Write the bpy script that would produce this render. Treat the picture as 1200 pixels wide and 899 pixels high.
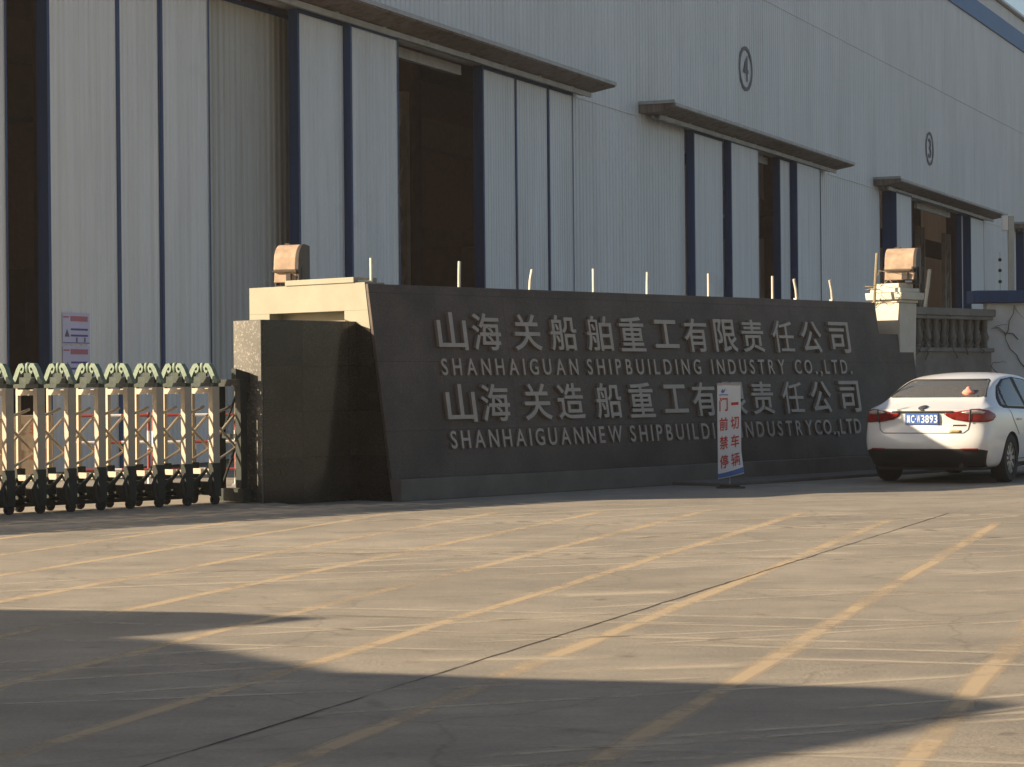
import bpy, bmesh, math, random
from mathutils import Vector, Matrix
from mathutils.bvhtree import BVHTree

S = bpy.context.scene
for o in list(bpy.data.objects):
    bpy.data.objects.remove(o)
R = math.radians
PI = math.pi
rnd = random.Random(7)

# ------------------------------------------------------------------ camera
cam = bpy.data.cameras.new('camera')
cam.sensor_width = 36.0
cam.lens = 81.0
cam.clip_start = 0.1
cam.clip_end = 3000.0
cam_o = bpy.data.objects.new('camera', cam)
S.collection.objects.link(cam_o)
cam_o.matrix_world = (Matrix.Translation((0, 0, 1.3)) @ Matrix.Rotation(R(90.074), 4, 'X')
                      @ Matrix.Rotation(R(-0.55), 4, 'Z'))
S.camera = cam_o

# ------------------------------------------------------------------ world, sun, exposure
SUN_EL = R(20.0)
SUN_DIR = Vector((-1.0, -0.15, 0.0)).normalized() * math.cos(SUN_EL) + Vector((0, 0, math.sin(SUN_EL)))
world = bpy.data.worlds.new('World')
S.world = world
world.use_nodes = True
wn = world.node_tree.nodes
wl = world.node_tree.links
wn.clear()
sky = wn.new('ShaderNodeTexSky')
sky.sky_type = 'NISHITA'
sky.sun_disc = False
sky.sun_elevation = SUN_EL
sky.sun_rotation = math.atan2(SUN_DIR.x, SUN_DIR.y)
sky.air_density = 1.0
sky.dust_density = 1.8
sky.ozone_density = 0.8
bg = wn.new('ShaderNodeBackground')
bg.inputs['Strength'].default_value = 0.060
wo = wn.new('ShaderNodeOutputWorld')
wl.new(sky.outputs[0], bg.inputs[0])
wl.new(bg.outputs[0], wo.inputs[0])
sun = bpy.data.lights.new('sun', 'SUN')
sun.energy = 5.0
sun.angle = R(0.55)
sun.color = (1.0, 0.82, 0.60)
sun_o = bpy.data.objects.new('sun', sun)
S.collection.objects.link(sun_o)
sun_o.rotation_euler = SUN_DIR.to_track_quat('Z', 'Y').to_euler()
sun_o.location = (-30, -5, 30)
S.view_settings.view_transform = 'Standard'
S.view_settings.look = 'None'
S.view_settings.exposure = 1.14
S.view_settings.gamma = 1.0

# ------------------------------------------------------------------ materials
def new_mat(name):
    m = bpy.data.materials.new(name)
    m.use_nodes = True
    nt = m.node_tree
    return m, nt, nt.nodes['Principled BSDF']

def mat(name, col, rough=0.6, metal=0.0, spec=0.4, var=0.15, scale=3.0, bump=0.0, bscale=40.0, coat=0.0, stretch=(1, 1, 1)):
    """Plain surface with two octaves of uneven tone and optional fine relief."""
    m, nt, p = new_mat(name)
    p.inputs['Roughness'].default_value = rough
    p.inputs['Metallic'].default_value = metal
    p.inputs['Specular IOR Level'].default_value = spec
    p.inputs['Coat Weight'].default_value = coat
    tc = nt.nodes.new('ShaderNodeTexCoord')
    mp = nt.nodes.new('ShaderNodeMapping')
    mp.inputs['Scale'].default_value = stretch
    nt.links.new(tc.outputs['Object'], mp.inputs[0])
    n = nt.nodes.new('ShaderNodeTexNoise')
    n.inputs['Scale'].default_value = scale
    n.inputs['Detail'].default_value = 6
    n.inputs['Roughness'].default_value = 0.65
    nt.links.new(mp.outputs[0], n.inputs['Vector'])
    r = nt.nodes.new('ShaderNodeValToRGB')
    r.color_ramp.elements[0].position = 0.3
    r.color_ramp.elements[1].position = 0.7
    r.color_ramp.elements[0].color = [c * (1 - var) for c in col] + [1]
    r.color_ramp.elements[1].color = [min(1, c * (1 + var)) for c in col] + [1]
    nt.links.new(n.outputs['Fac'], r.inputs[0])
    nt.links.new(r.outputs[0], p.inputs['Base Color'])
    if bump:
        b = nt.nodes.new('ShaderNodeBump')
        b.inputs['Strength'].default_value = bump
        b.inputs['Distance'].default_value = 0.01
        n2 = nt.nodes.new('ShaderNodeTexNoise')
        n2.inputs['Scale'].default_value = bscale
        n2.inputs['Detail'].default_value = 4
        nt.links.new(tc.outputs['Object'], n2.inputs['Vector'])
        nt.links.new(n2.outputs['Fac'], b.inputs['Height'])
        nt.links.new(b.outputs[0], p.inputs['Normal'])
    return m

def sheet_mat(name, col, dirt=(0.62, 0.56, 0.48), amount=0.5, rough=0.55):
    """Painted steel sheet: broad fading, thin vertical run marks, small scuffs."""
    m, nt, p = new_mat(name)
    N, L = nt.nodes, nt.links
    p.inputs['Roughness'].default_value = rough
    p.inputs['Specular IOR Level'].default_value = 0.3
    tc = N.new('ShaderNodeTexCoord')
    def layer(st, scale, a, b, ca, cb, detail=5, prev=None):
        mp = N.new('ShaderNodeMapping')
        mp.inputs['Scale'].default_value = st
        L.new(tc.outputs['Object'], mp.inputs[0])
        n = N.new('ShaderNodeTexNoise')
        n.inputs['Scale'].default_value = scale
        n.inputs['Detail'].default_value = detail
        n.inputs['Roughness'].default_value = 0.65
        L.new(mp.outputs[0], n.inputs['Vector'])
        r = N.new('ShaderNodeValToRGB')
        r.color_ramp.elements[0].position = a
        r.color_ramp.elements[1].position = b
        r.color_ramp.elements[0].color = (*ca, 1)
        r.color_ramp.elements[1].color = (*cb, 1)
        L.new(n.outputs['Fac'], r.inputs[0])
        if prev is None:
            return r.outputs[0]
        x = N.new('ShaderNodeMixRGB')
        x.blend_type = 'MULTIPLY'
        x.inputs[0].default_value = 1.0
        L.new(prev, x.inputs[1])
        L.new(r.outputs[0], x.inputs[2])
        return x.outputs[0]
    c = layer((0.9, 1, 0.35), 0.45, 0.3, 0.7, [v * 0.90 for v in col], [v * 1.06 for v in col])
    dk = [1 - (1 - v) * amount for v in dirt]
    c = layer((1, 1, 0.045), 3.2, 0.30, 0.52, dk, (1, 1, 1), 6, c)
    c = layer((1, 1, 0.015), 9.0, 0.34, 0.60, [1 - (1 - v) * 0.6 for v in dk], (1.03, 1.03, 1.03), 3, c)
    c = layer((0.5, 1, 0.9), 1.1, 0.30, 0.40, [1 - (1 - v) * 0.7 for v in dk], (1, 1, 1), 8, c)
    L.new(c, p.inputs['Base Color'])
    return m

def ground_mat():
    m, nt, p = new_mat('concrete_yard')
    N, L = nt.nodes, nt.links
    tc = N.new('ShaderNodeTexCoord')
    def noise(scale, st=(1, 1, 1), detail=5, rot=0, rough=0.6):
        mp = N.new('ShaderNodeMapping')
        mp.inputs['Scale'].default_value = st
        mp.inputs['Rotation'].default_value = (0, 0, rot)
        L.new(tc.outputs['Object'], mp.inputs[0])
        n = N.new('ShaderNodeTexNoise')
        n.inputs['Scale'].default_value = scale
        n.inputs['Detail'].default_value = detail
        n.inputs['Roughness'].default_value = rough
        L.new(mp.outputs[0], n.inputs['Vector'])
        return n.outputs['Fac']
    def ramp(fac, a, b, ca, cb):
        r = N.new('ShaderNodeValToRGB')
        r.color_ramp.elements[0].position = a
        r.color_ramp.elements[1].position = b
        r.color_ramp.elements[0].color = ca
        r.color_ramp.elements[1].color = cb
        L.new(fac, r.inputs[0])
        return r.outputs[0]
    def mul(a, b, f=1.0):
        x = N.new('ShaderNodeMixRGB')
        x.blend_type = 'MULTIPLY'
        x.inputs[0].default_value = f
        L.new(a, x.inputs[1])
        L.new(b, x.inputs[2])
        return x.outputs[0]
    base = ramp(noise(0.35, detail=7), 0.3, 0.72, (0.262, 0.232, 0.186, 1), (0.356, 0.316, 0.255, 1))
    patch = ramp(noise(1.7, detail=8, rough=0.7), 0.35, 0.65, (0.84, 0.84, 0.85, 1), (1.08, 1.07, 1.05, 1))
    streak = ramp(noise(1.3, (0.3, 1.2, 1), 6, R(4)), 0.36, 0.64, (0.91, 0.91, 0.92, 1), (1.07, 1.065, 1.05, 1))
    streak2 = ramp(noise(2.2, (0.4, 1.0, 1), 8, R(-9), 0.75), 0.40, 0.60, (0.92, 0.92, 0.93, 1), (1.07, 1.06, 1.045, 1))
    grain = ramp(noise(38, detail=6, rough=0.8), 0.3, 0.7, (0.80, 0.80, 0.80, 1), (1.16, 1.16, 1.16, 1))
    spots = ramp(noise(3.1, detail=2), 0.26, 0.34, (0.72, 0.71, 0.70, 1), (1, 1, 1, 1))
    wv = N.new('ShaderNodeTexNoise')
    wv.inputs['Scale'].default_value = 1.4
    wv.inputs['Detail'].default_value = 6
    L.new(tc.outputs['Object'], wv.inputs['Vector'])
    ad = N.new('ShaderNodeMixRGB')
    ad.blend_type = 'ADD'
    ad.inputs[0].default_value = 0.55
    L.new(tc.outputs['Object'], ad.inputs[1])
    L.new(wv.outputs['Color'], ad.inputs[2])
    vo = N.new('ShaderNodeTexVoronoi')
    vo.feature = 'DISTANCE_TO_EDGE'
    vo.inputs['Scale'].default_value = 0.33
    L.new(ad.outputs[0], vo.inputs['Vector'])
    crack = ramp(vo.outputs['Distance'], 0.0015, 0.005, (0.45, 0.43, 0.41, 1), (1, 1, 1, 1))
    stain = ramp(noise(0.9, detail=5, rough=0.7), 0.60, 0.70, (1, 1, 1, 1), (0.80, 0.79, 0.78, 1))
    c = mul(mul(mul(mul(mul(base, patch), streak), streak2), grain), spots, 1.0)
    c = mul(mul(c, crack, 0.38), stain, 0.9)
    L.new(c, p.inputs['Base Color'])
    p.inputs['Roughness'].default_value = 0.85
    p.inputs['Specular IOR Level'].default_value = 0.25
    b = N.new('ShaderNodeBump')
    b.inputs['Strength'].default_value = 0.35
    b.inputs['Distance'].default_value = 0.01
    L.new(noise(45, detail=6), b.inputs['Height'])
    L.new(b.outputs[0], p.inputs['Normal'])
    return m

def worn_paint(name, col, cover, scale=5.0, st=(1, 1, 1)):
    """Road paint rubbed away in patches, the yard showing through."""
    m, nt, p = new_mat(name)
    N, L = nt.nodes, nt.links
    p.inputs['Base Color'].default_value = (*col, 1)
    p.inputs['Roughness'].default_value = 0.85
    p.inputs['Specular IOR Level'].default_value = 0.2
    tc = N.new('ShaderNodeTexCoord')
    mp = N.new('ShaderNodeMapping')
    mp.inputs['Scale'].default_value = st
    L.new(tc.outputs['Object'], mp.inputs[0])
    n = N.new('ShaderNodeTexNoise')
    n.inputs['Scale'].default_value = scale
    n.inputs['Detail'].default_value = 9
    n.inputs['Roughness'].default_value = 0.75
    L.new(mp.outputs[0], n.inputs['Vector'])
    n2 = N.new('ShaderNodeTexNoise')
    n2.inputs['Scale'].default_value = 0.55
    n2.inputs['Detail'].default_value = 2
    L.new(tc.outputs['Object'], n2.inputs['Vector'])
    ad = N.new('ShaderNodeMath')
    ad.operation = 'ADD'
    L.new(n.outputs['Fac'], ad.inputs[0])
    L.new(n2.outputs['Fac'], ad.inputs[1])
    r = N.new('ShaderNodeValToRGB')
    r.color_ramp.elements[0].position = 0.0
    r.color_ramp.elements[1].position = 1.0
    r.color_ramp.elements[0].color = (0, 0, 0, 1)
    r.color_ramp.elements[1].color = (1, 1, 1, 1)
    mr = N.new('ShaderNodeMapRange')
    mr.inputs['From Min'].default_value = 1.12 - cover * 0.45
    mr.inputs['From Max'].default_value = 1.32 - cover * 0.35
    mr.inputs['To Max'].default_value = 0.72
    L.new(ad.outputs[0], mr.inputs['Value'])
    at_ = N.new('ShaderNodeAttribute')
    at_.attribute_name = 'hold'
    mu = N.new('ShaderNodeMath')
    mu.operation = 'MULTIPLY'
    L.new(mr.outputs[0], mu.inputs[0])
    L.new(at_.outputs['Fac'], mu.inputs[1])
    tr = N.new('ShaderNodeBsdfTransparent')
    mx = N.new('ShaderNodeMixShader')
    L.new(mu.outputs[0], mx.inputs[0])
    L.new(tr.outputs[0], mx.inputs[1])
    L.new(p.outputs[0], mx.inputs[2])
    L.new(mx.outputs[0], N['Material Output'].inputs[0])
    return m

def granite(name, dark, light, scale=60.0, rough=0.3, spec=0.3, tile=None, fleck=0.6, tv=1.0):
    m, nt, p = new_mat(name)
    N, L = nt.nodes, nt.links
    tc = N.new('ShaderNodeTexCoord')
    v = N.new('ShaderNodeTexVoronoi')
    v.inputs['Scale'].default_value = scale
    L.new(tc.outputs['Object'], v.inputs['Vector'])
    r = N.new('ShaderNodeValToRGB')
    r.color_ramp.interpolation = 'LINEAR'
    r.color_ramp.elements[0].position = fleck
    r.color_ramp.elements[1].position = 1.0
    r.color_ramp.elements[0].color = (*dark, 1)
    r.color_ramp.elements[1].color = (*light, 1)
    L.new(v.outputs['Color'], r.inputs[0])
    n = N.new('ShaderNodeTexNoise')
    n.inputs['Scale'].default_value = 1.6
    n.inputs['Detail'].default_value = 6
    L.new(tc.outputs['Object'], n.inputs['Vector'])
    r2 = N.new('ShaderNodeValToRGB')
    r2.color_ramp.elements[0].position = 0.35
    r2.color_ramp.elements[1].position = 0.65
    r2.color_ramp.elements[0].color = (0.75, 0.74, 0.73, 1)
    r2.color_ramp.elements[1].color = (1.25, 1.22, 1.18, 1)
    L.new(n.outputs['Fac'], r2.inputs[0])
    x = N.new('ShaderNodeMixRGB')
    x.blend_type = 'MULTIPLY'
    x.inputs[0].default_value = 1
    L.new(r.outputs[0], x.inputs[1])
    L.new(r2.outputs[0], x.inputs[2])
    out = x.outputs[0]
    if tile:
        mp = N.new('ShaderNodeMapping')
        mp.inputs['Rotation'].default_value = (R(90), 0, 0)
        mp.inputs['Location'].default_value = (0.13, 0.0, 0)
        L.new(tc.outputs['Object'], mp.inputs[0])
        bk = N.new('ShaderNodeTexBrick')
        bk.offset = 0.0
        bk.inputs['Scale'].default_value = 1.0
        bk.inputs['Brick Width'].default_value = tile[0]
        bk.inputs['Row Height'].default_value = tile[1]
        bk.inputs['Mortar Size'].default_value = 0.004
        bk.inputs['Color1'].default_value = (1 - 0.35 * tv, 1 - 0.35 * tv, 1 - 0.34 * tv, 1)
        bk.inputs['Color2'].default_value = (1 + 0.7 * tv, 1 + 0.6 * tv, 1 + 0.45 * tv, 1)
        bk.inputs['Mortar'].default_value = (0.6, 0.6, 0.6, 1)
        L.new(mp.outputs[0], bk.inputs['Vector'])
        y = N.new('ShaderNodeMixRGB')
        y.blend_type = 'MULTIPLY'
        y.inputs[0].default_value = 1
        L.new(out, y.inputs[1])
        L.new(bk.outputs['Color'], y.inputs[2])
        out = y.outputs[0]
    L.new(out, p.inputs['Base Color'])
    p.inputs['Roughness'].default_value = rough
    p.inputs['Specular IOR Level'].default_value = spec
    return m

def glass_pane(name, tint, alpha):
    m, nt, p = new_mat(name)
    N, L = nt.nodes, nt.links
    N.remove(p)
    tr = N.new('ShaderNodeBsdfTransparent')
    tr.inputs[0].default_value = (*tint, 1)
    gl = N.new('ShaderNodeBsdfGlossy')
    gl.inputs['Roughness'].default_value = 0.04
    fr = N.new('ShaderNodeFresnel')
    fr.inputs['IOR'].default_value = 1.5
    df = N.new('ShaderNodeBsdfDiffuse')
    df.inputs[0].default_value = (0.27, 0.265, 0.245, 1)
    m1 = N.new('ShaderNodeMixShader')
    m1.inputs[0].default_value = alpha
    L.new(tr.outputs[0], m1.inputs[1])
    L.new(df.outputs[0], m1.inputs[2])
    m2 = N.new('ShaderNodeMixShader')
    L.new(fr.outputs[0], m2.inputs[0])
    L.new(m1.outputs[0], m2.inputs[1])
    L.new(gl.outputs[0], m2.inputs[2])
    L.new(m2.outputs[0], N['Material Output'].inputs[0])
    return m

M = {}
M['ground'] = ground_mat()
M['yellow'] = worn_paint('worn_yellow_paint', (0.60, 0.465, 0.30), 0.82)
M['scuff'] = worn_paint('pale_scuffed_paint', (0.54, 0.47, 0.36), 0.85, 4.0)
M['crack'] = worn_paint('joint_dirt', (0.02, 0.018, 0.016), 1.0, 3.0)
M['clad'] = sheet_mat('grey_cladding', (0.735, 0.72, 0.69), amount=0.22)
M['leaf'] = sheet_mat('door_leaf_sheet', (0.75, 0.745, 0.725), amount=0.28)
M['leafshade'] = sheet_mat('shaded_leaf_sheet', (0.52, 0.51, 0.475), amount=0.35)  # darker copy of the leaf grey, recess shade put into the colour
M['blue'] = mat('blue_paint', (0.026, 0.058, 0.145), 0.55, 0.0, 0.3, 0.25, 1.5, stretch=(3, 3, 0.3))
M['bandblue'] = mat('blue_band_paint', (0.035, 0.12, 0.30), 0.5, 0.0, 0.35, 0.08, 0.5)
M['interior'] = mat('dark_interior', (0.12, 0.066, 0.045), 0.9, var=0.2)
M['canopy'] = sheet_mat('canopy_sheet', (0.27, 0.21, 0.165), (0.5, 0.38, 0.28), 0.9, 0.8)
M['track'] = mat('track_steel', (0.42, 0.40, 0.37), 0.6, var=0.25, scale=2.0)
M['numgrey'] = mat('stencil_grey', (0.17, 0.165, 0.17), 0.8, var=0.1)
M['granite'] = granite('dark_granite', (0.070, 0.056, 0.048), (0.108, 0.09, 0.078), 90, 0.42, 0.16, (1.2, 0.8), 0.5, 0.14)
M['block'] = granite('black_granite_tiles', (0.020, 0.018, 0.015), (0.05, 0.044, 0.036), 90, 0.14, 0.4, (0.72, 0.52), 0.5)  # lighter warm tiles stand in for brown reflections on the polished front
M['speckle'] = granite('flamed_granite', (0.095, 0.09, 0.076), (0.30, 0.28, 0.245), 62, 0.5, 0.3, None, 0.66)
M['capstone'] = mat('cream_capstone', (0.60, 0.56, 0.46), 0.8, var=0.1, scale=4, bump=0.15)
M['cream'] = mat('cream_render', (0.30, 0.28, 0.21), 0.8, var=0.08, scale=2.5, bump=0.15)
M['plinth'] = mat('plinth_concrete', (0.15, 0.135, 0.115), 0.85, var=0.2, scale=2.0, bump=0.3)
M['letter'] = mat('dull_steel_letters', (0.34, 0.29, 0.245), 0.5, 0.3, 0.4, 0.12, 4)
M['rod'] = mat('pale_rod', (0.58, 0.53, 0.44), 0.6, var=0.15)
M['rust'] = mat('rusty_lamp_housing', (0.46, 0.33, 0.23), 0.7, 0.1, 0.3, 0.3, 6)
M['lampdark'] = mat('lamp_dark_metal', (0.07, 0.055, 0.045), 0.6, 0.2, 0.4, 0.3, 5)
M['lampglass'] = mat('lamp_glass', (0.10, 0.10, 0.10), 0.15, 0, 0.5, 0.05)
M['steel'] = mat('gate_steel', (0.42, 0.355, 0.27), 0.5, 0.1, 0.4, 0.1, 6)
M['link'] = mat('bronze_links', (0.42, 0.35, 0.25), 0.45, 0.5, 0.4, 0.15, 6)
M['crest'] = mat('pale_green_cast', (0.15, 0.20, 0.145), 0.45, 0.0, 0.4, 0.3, 14)
M['crestdark'] = mat('dark_green_cast', (0.045, 0.058, 0.046), 0.6, 0.0, 0.2, 0.3, 14)  # darker green of the brackets below the crests
M['iron'] = mat('dark_green_iron', (0.030, 0.035, 0.029), 0.6, 0.0, 0.2, 0.25, 8)
M['rubber'] = mat('rubber', (0.022, 0.021, 0.02), 0.85, var=0.2)
M['red'] = mat('red_paint', (0.30, 0.05, 0.035), 0.5, var=0.15)
M['white'] = mat('white_paint', (0.74, 0.72, 0.68), 0.5, var=0.06)
M['paper'] = mat('lilac_white_sheet', (0.55, 0.52, 0.68), 0.6, var=0.05)
M['inkblue'] = mat('blue_ink', (0.09, 0.08, 0.28), 0.7, var=0.05)
M['inkred'] = mat('faded_red_ink', (0.45, 0.16, 0.19), 0.7, var=0.05)
M['inkgrey'] = mat('dark_ink', (0.11, 0.11, 0.14), 0.7, var=0.05)
M['tan'] = mat('tan_board', (0.36, 0.27, 0.18), 0.8, var=0.15, scale=5)
M['tanred'] = mat('faded_orange_letters', (0.40, 0.13, 0.06), 0.8, var=0.2)
M['banner'] = mat('banner_sheet', (0.72, 0.74, 0.76), 0.5, var=0.04)
M['bannerred'] = mat('banner_red_print', (0.52, 0.045, 0.035), 0.6, var=0.05)
M['bannerblue'] = mat('banner_blue_print', (0.07, 0.16, 0.42), 0.6, var=0.05)
M['carpaint'] = mat('white_car_paint', (0.78, 0.77, 0.74), 0.25, 0, 0.5, 0.03, 2, coat=0.6)
M['cartrim'] = mat('black_plastic', (0.018, 0.017, 0.017), 0.6, var=0.15)
M['seam'] = mat('panel_gap', (0.05, 0.05, 0.05), 0.8, var=0.1)
M['carglass'] = mat('dark_side_glass', (0.025, 0.03, 0.035), 0.05, 0, 0.6, 0.05)
M['rearglass'] = glass_pane('rear_glass', (0.62, 0.60, 0.55), 0.36)
M['cabin'] = mat('cabin_fabric', (0.05, 0.045, 0.04), 0.9, var=0.2)
M['lampred'] = mat('red_lamp_lens', (0.22, 0.012, 0.010), 0.12, 0, 0.6, 0.25, 12)
M['lampclear'] = mat('clear_lamp_lens', (0.55, 0.50, 0.48), 0.12, 0.2, 0.6, 0.15, 10)
M['plateblue'] = mat('plate_blue', (0.045, 0.125, 0.40), 0.4, var=0.05)
M['platewhite'] = mat('plate_white', (0.80, 0.82, 0.85), 0.4, var=0.03)
M['chrome'] = mat('chrome', (0.55, 0.54, 0.52), 0.15, 1.0, 0.5, 0.05)
M['rim'] = mat('alloy', (0.50, 0.50, 0.50), 0.3, 0.8, 0.5, 0.08)
M['sticker'] = mat('ochre_sticker', (0.42, 0.28, 0.06), 0.6, var=0.1)
M['pink'] = mat('pink_plush', (0.75, 0.30, 0.22), 0.9, var=0.1)
M['oldconc'] = mat('weathered_concrete', (0.21, 0.195, 0.17), 0.9, var=0.22, scale=3.0, bump=0.3)
M['render'] = mat('stained_white_render', (0.56, 0.56, 0.53), 0.85, var=0.16, scale=1.6, bump=0.2)
M['vine'] = mat('bare_vine', (0.13, 0.105, 0.08), 0.9, var=0.2)
M['twig'] = mat('dry_twig', (0.30, 0.24, 0.15), 0.9, var=0.2)
M['pole'] = mat('pole_paint', (0.42, 0.41, 0.36), 0.6, var=0.12)
def translucent(name, col):
    m, nt, p = new_mat(name)
    nt.nodes.remove(p)
    tl = nt.nodes.new('ShaderNodeBsdfTranslucent')
    tl.inputs[0].default_value = (*col, 1)
    nt.links.new(tl.outputs[0], nt.nodes['Material Output'].inputs[0])
    return m
M['added_rooflight'] = translucent('milky_fill_sheet', (0.85, 0.74, 0.62))  # unseen translucent strips added to lift the dark hall interior
M['crane'] = mat('crane_ochre', (0.13, 0.08, 0.05), 0.6, var=0.2)
M['blockerwall'] = mat('brown_brick', (0.17, 0.115, 0.085), 0.9, var=0.2, scale=1.5)
M['roof'] = mat('added_roof', (0.30, 0.29, 0.27), 0.85, var=0.15)  # roofs of the two unseen added buildings

# ------------------------------------------------------------------ mesh helpers
class MB:
    """Collects shapes in local coordinates and links them as one mesh object."""
    def __init__(self):
        self.v, self.f, self.m = [], [], []
    def add(self, vs, fs, mi=0):
        b = len(self.v)
        self.v += [Vector(p) for p in vs]
        self.f += [[b + i for i in f] for f in fs]
        self.m += [mi] * len(fs)
        return self
    def box(self, x0, x1, y0, y1, z0, z1, mi=0):
        return self.hexa([(x0, y0, z0), (x1, y0, z0), (x1, y1, z0), (x0, y1, z0),
                          (x0, y0, z1), (x1, y0, z1), (x1, y1, z1), (x0, y1, z1)], mi)
    def hexa(self, p, mi=0):
        return self.add(p, [(0, 3, 2, 1), (4, 5, 6, 7), (0, 1, 5, 4), (1, 2, 6, 5), (2, 3, 7, 6), (3, 0, 4, 7)], mi)
    def prism(self, poly, fn, d0, d1, mi=0):
        """poly: 2-D outline; fn(a, b, d) -> 3-D point; extruded from d0 to d1."""
        n = len(poly)
        vs = [fn(a, b, d0) for a, b in poly] + [fn(a, b, d1) for a, b in poly]
        fs = [tuple(range(n - 1, -1, -1)), tuple(range(n, 2 * n))]
        fs += [(i, (i + 1) % n, n + (i + 1) % n, n + i) for i in range(n)]
        return self.add(vs, fs, mi)
    def tube(self, pts, r, n=8, mi=0, caps=True):
        pts = [Vector(p) for p in pts]
        rs = r if isinstance(r, (list, tuple)) else [r] * len(pts)
        rings = []
        for i, p in enumerate(pts):
            d = (pts[min(i + 1, len(pts) - 1)] - pts[max(i - 1, 0)]).normalized()
            a = d.orthogonal().normalized() if i == 0 else (rings_a - d * rings_a.dot(d)).normalized()
            rings_a = a
            b = d.cross(a)
            rings.append([p + (a * math.cos(2 * PI * k / n) + b * math.sin(2 * PI * k / n)) * rs[i] for k in range(n)])
        vs = [q for rg in rings for q in rg]
        fs = []
        for i in range(len(pts) - 1):
            for k in range(n):
                fs.append((i * n + k, i * n + (k + 1) % n, (i + 1) * n + (k + 1) % n, (i + 1) * n + k))
        if caps:
            fs.append(tuple(range(n - 1, -1, -1)))
            fs.append(tuple((len(pts) - 1) * n + k for k in range(n)))
        return self.add(vs, fs, mi)
    def cyl(self, c, axis, r, h, n=24, mi=0):
        c = Vector(c)
        a = Vector(axis).normalized()
        return self.tube([c - a * h / 2, c + a * h / 2], r, n, mi)
    def lathe(self, prof, n=20, c=(0, 0, 0), mi=0):
        vs, fs = [], []
        for r, z in prof:
            vs += [(c[0] + r * math.cos(2 * PI * k / n), c[1] + r * math.sin(2 * PI * k / n), c[2] + z) for k in range(n)]
        for i in range(len(prof) - 1):
            for k in range(n):
                fs.append((i * n + k, i * n + (k + 1) % n, (i + 1) * n + (k + 1) % n, (i + 1) * n + k))
        fs.append(tuple(range(n - 1, -1, -1)))
        fs.append(tuple((len(prof) - 1) * n + k for k in range(n)))
        return self.add(vs, fs, mi)
    def build(self, name, mats, parent=None, smooth=False, bevel=0.0, recalc=True):
        me = bpy.data.meshes.new(name)
        me.from_pydata([tuple(p) for p in self.v], [], self.f)
        if not isinstance(mats, (list, tuple)):
            mats = [mats]
        for m in mats:
            me.materials.append(m)
        for p, i in zip(me.polygons, self.m):
            p.material_index = i
        if recalc:
            bm = bmesh.new()
            bm.from_mesh(me)
            bmesh.ops.recalc_face_normals(bm, faces=bm.faces)
            bm.to_mesh(me)
            bm.free()
        if smooth:
            for p in me.polygons:
                p.use_smooth = True
        o = bpy.data.objects.new(name, me)
        S.collection.objects.link(o)
        if parent is not None:
            o.parent = parent
        if bevel:
            b = o.modifiers.new('bevel', 'BEVEL')
            b.width = bevel
            b.segments = 2
            b.limit_method = 'ANGLE'
        if smooth:
            md = o.modifiers.new('edge', 'EDGE_SPLIT')
            md.split_angle = R(38)
        return o

def tag(o, label=None, cat=None, group=None, kind=None):
    if label: o['label'] = label
    if cat: o['category'] = cat
    if group: o['group'] = group
    if kind: o['kind'] = kind
    return o

def empty(name, loc, rz=0.0):
    o = bpy.data.objects.new(name, None)
    o.empty_display_size = 0.2
    S.collection.objects.link(o)
    o.location = loc
    o.rotation_euler = (0, 0, rz)
    return o

_txt = bpy.data.curves.new('glyph_source', 'FONT')
_txt.resolution_u = 4
_txt_o = bpy.data.objects.new('glyph_source', _txt)
S.collection.objects.link(_txt_o)
_cache = {}
def glyph(ch, bold=0.0):
    """Outline of one character as mesh data: (verts, faces) in a unit box, unit depth, cached."""
    if (ch, bold) in _cache:
        return _cache[(ch, bold)]
    _txt.body = ch
    _txt.extrude = 0.5
    _txt.offset = bold
    bpy.context.view_layer.update()
    dg = bpy.context.evaluated_depsgraph_get()
    me = bpy.data.meshes.new_from_object(_txt_o.evaluated_get(dg))
    vs = [v.co.copy() for v in me.vertices]
    fs = [tuple(p.vertices) for p in me.polygons]
    x0, x1 = min(v.x for v in vs), max(v.x for v in vs)
    y0, y1 = min(v.y for v in vs), max(v.y for v in vs)
    for v in vs:
        v.x = (v.x - x0) / (x1 - x0)
        v.y = (v.y - y0) / (y1 - y0)
    bpy.data.meshes.remove(me)
    _cache[(ch, bold)] = (vs, fs, (x1 - x0), (y1 - y0), y0)
    return _cache[(ch, bold)]

def glyph_mb(mb, ch, fn, x0, x1, z0, z1, d0, d1, bold=0.0, mi=0):
    """Character filling the rectangle x0..x1, z0..z1; depth d0..d1; fn(a, b, d) -> point."""
    vs, fs = glyph(ch, bold)[:2]
    mb.add([fn(x0 + v.x * (x1 - x0), z0 + v.y * (z1 - z0), d0 + (0.5 - v.z) * (d1 - d0)) for v in vs], fs, mi)
    return mb

# ------------------------------------------------------------------ ground
g = MB()
g.add([(-700, -300, 0), (700, -300, 0), (700, 1500, 0), (-700, 1500, 0)], [(0, 1, 2, 3)])
tag(g.build('ground', M['ground']), kind='structure')
pv = MB()
pv.box(5.0, 11.6, -0.85, -0.03, 0.0, 0.045)
pvo = pv.build('pavement', M['plinth'], bevel=0.01)
pvo.location = (-1.35, 26.26, 0)
pvo.rotation_euler = (0, 0, R(47.78))
tag(pvo, kind='structure')
gt = MB()
gt.hexa([(-9.0, -0.9, 0.0), (0.3, -0.9, 0.0), (0.3, 1.3, 0.0), (-9.0, 1.3, 0.0),
         (-9.0, -0.15, 0.03), (0.3, -0.15, 0.03), (0.3, 0.6, 0.03), (-9.0, 0.6, 0.03)])
gto = gt.build('gate_track_strip', M['ground'])
gto.location = (-1.35 - 1.56 * 0.672 - 0.84 * 0.7405, 26.26 - 1.56 * 0.7405 + 0.84 * 0.672, 0.001)
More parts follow.
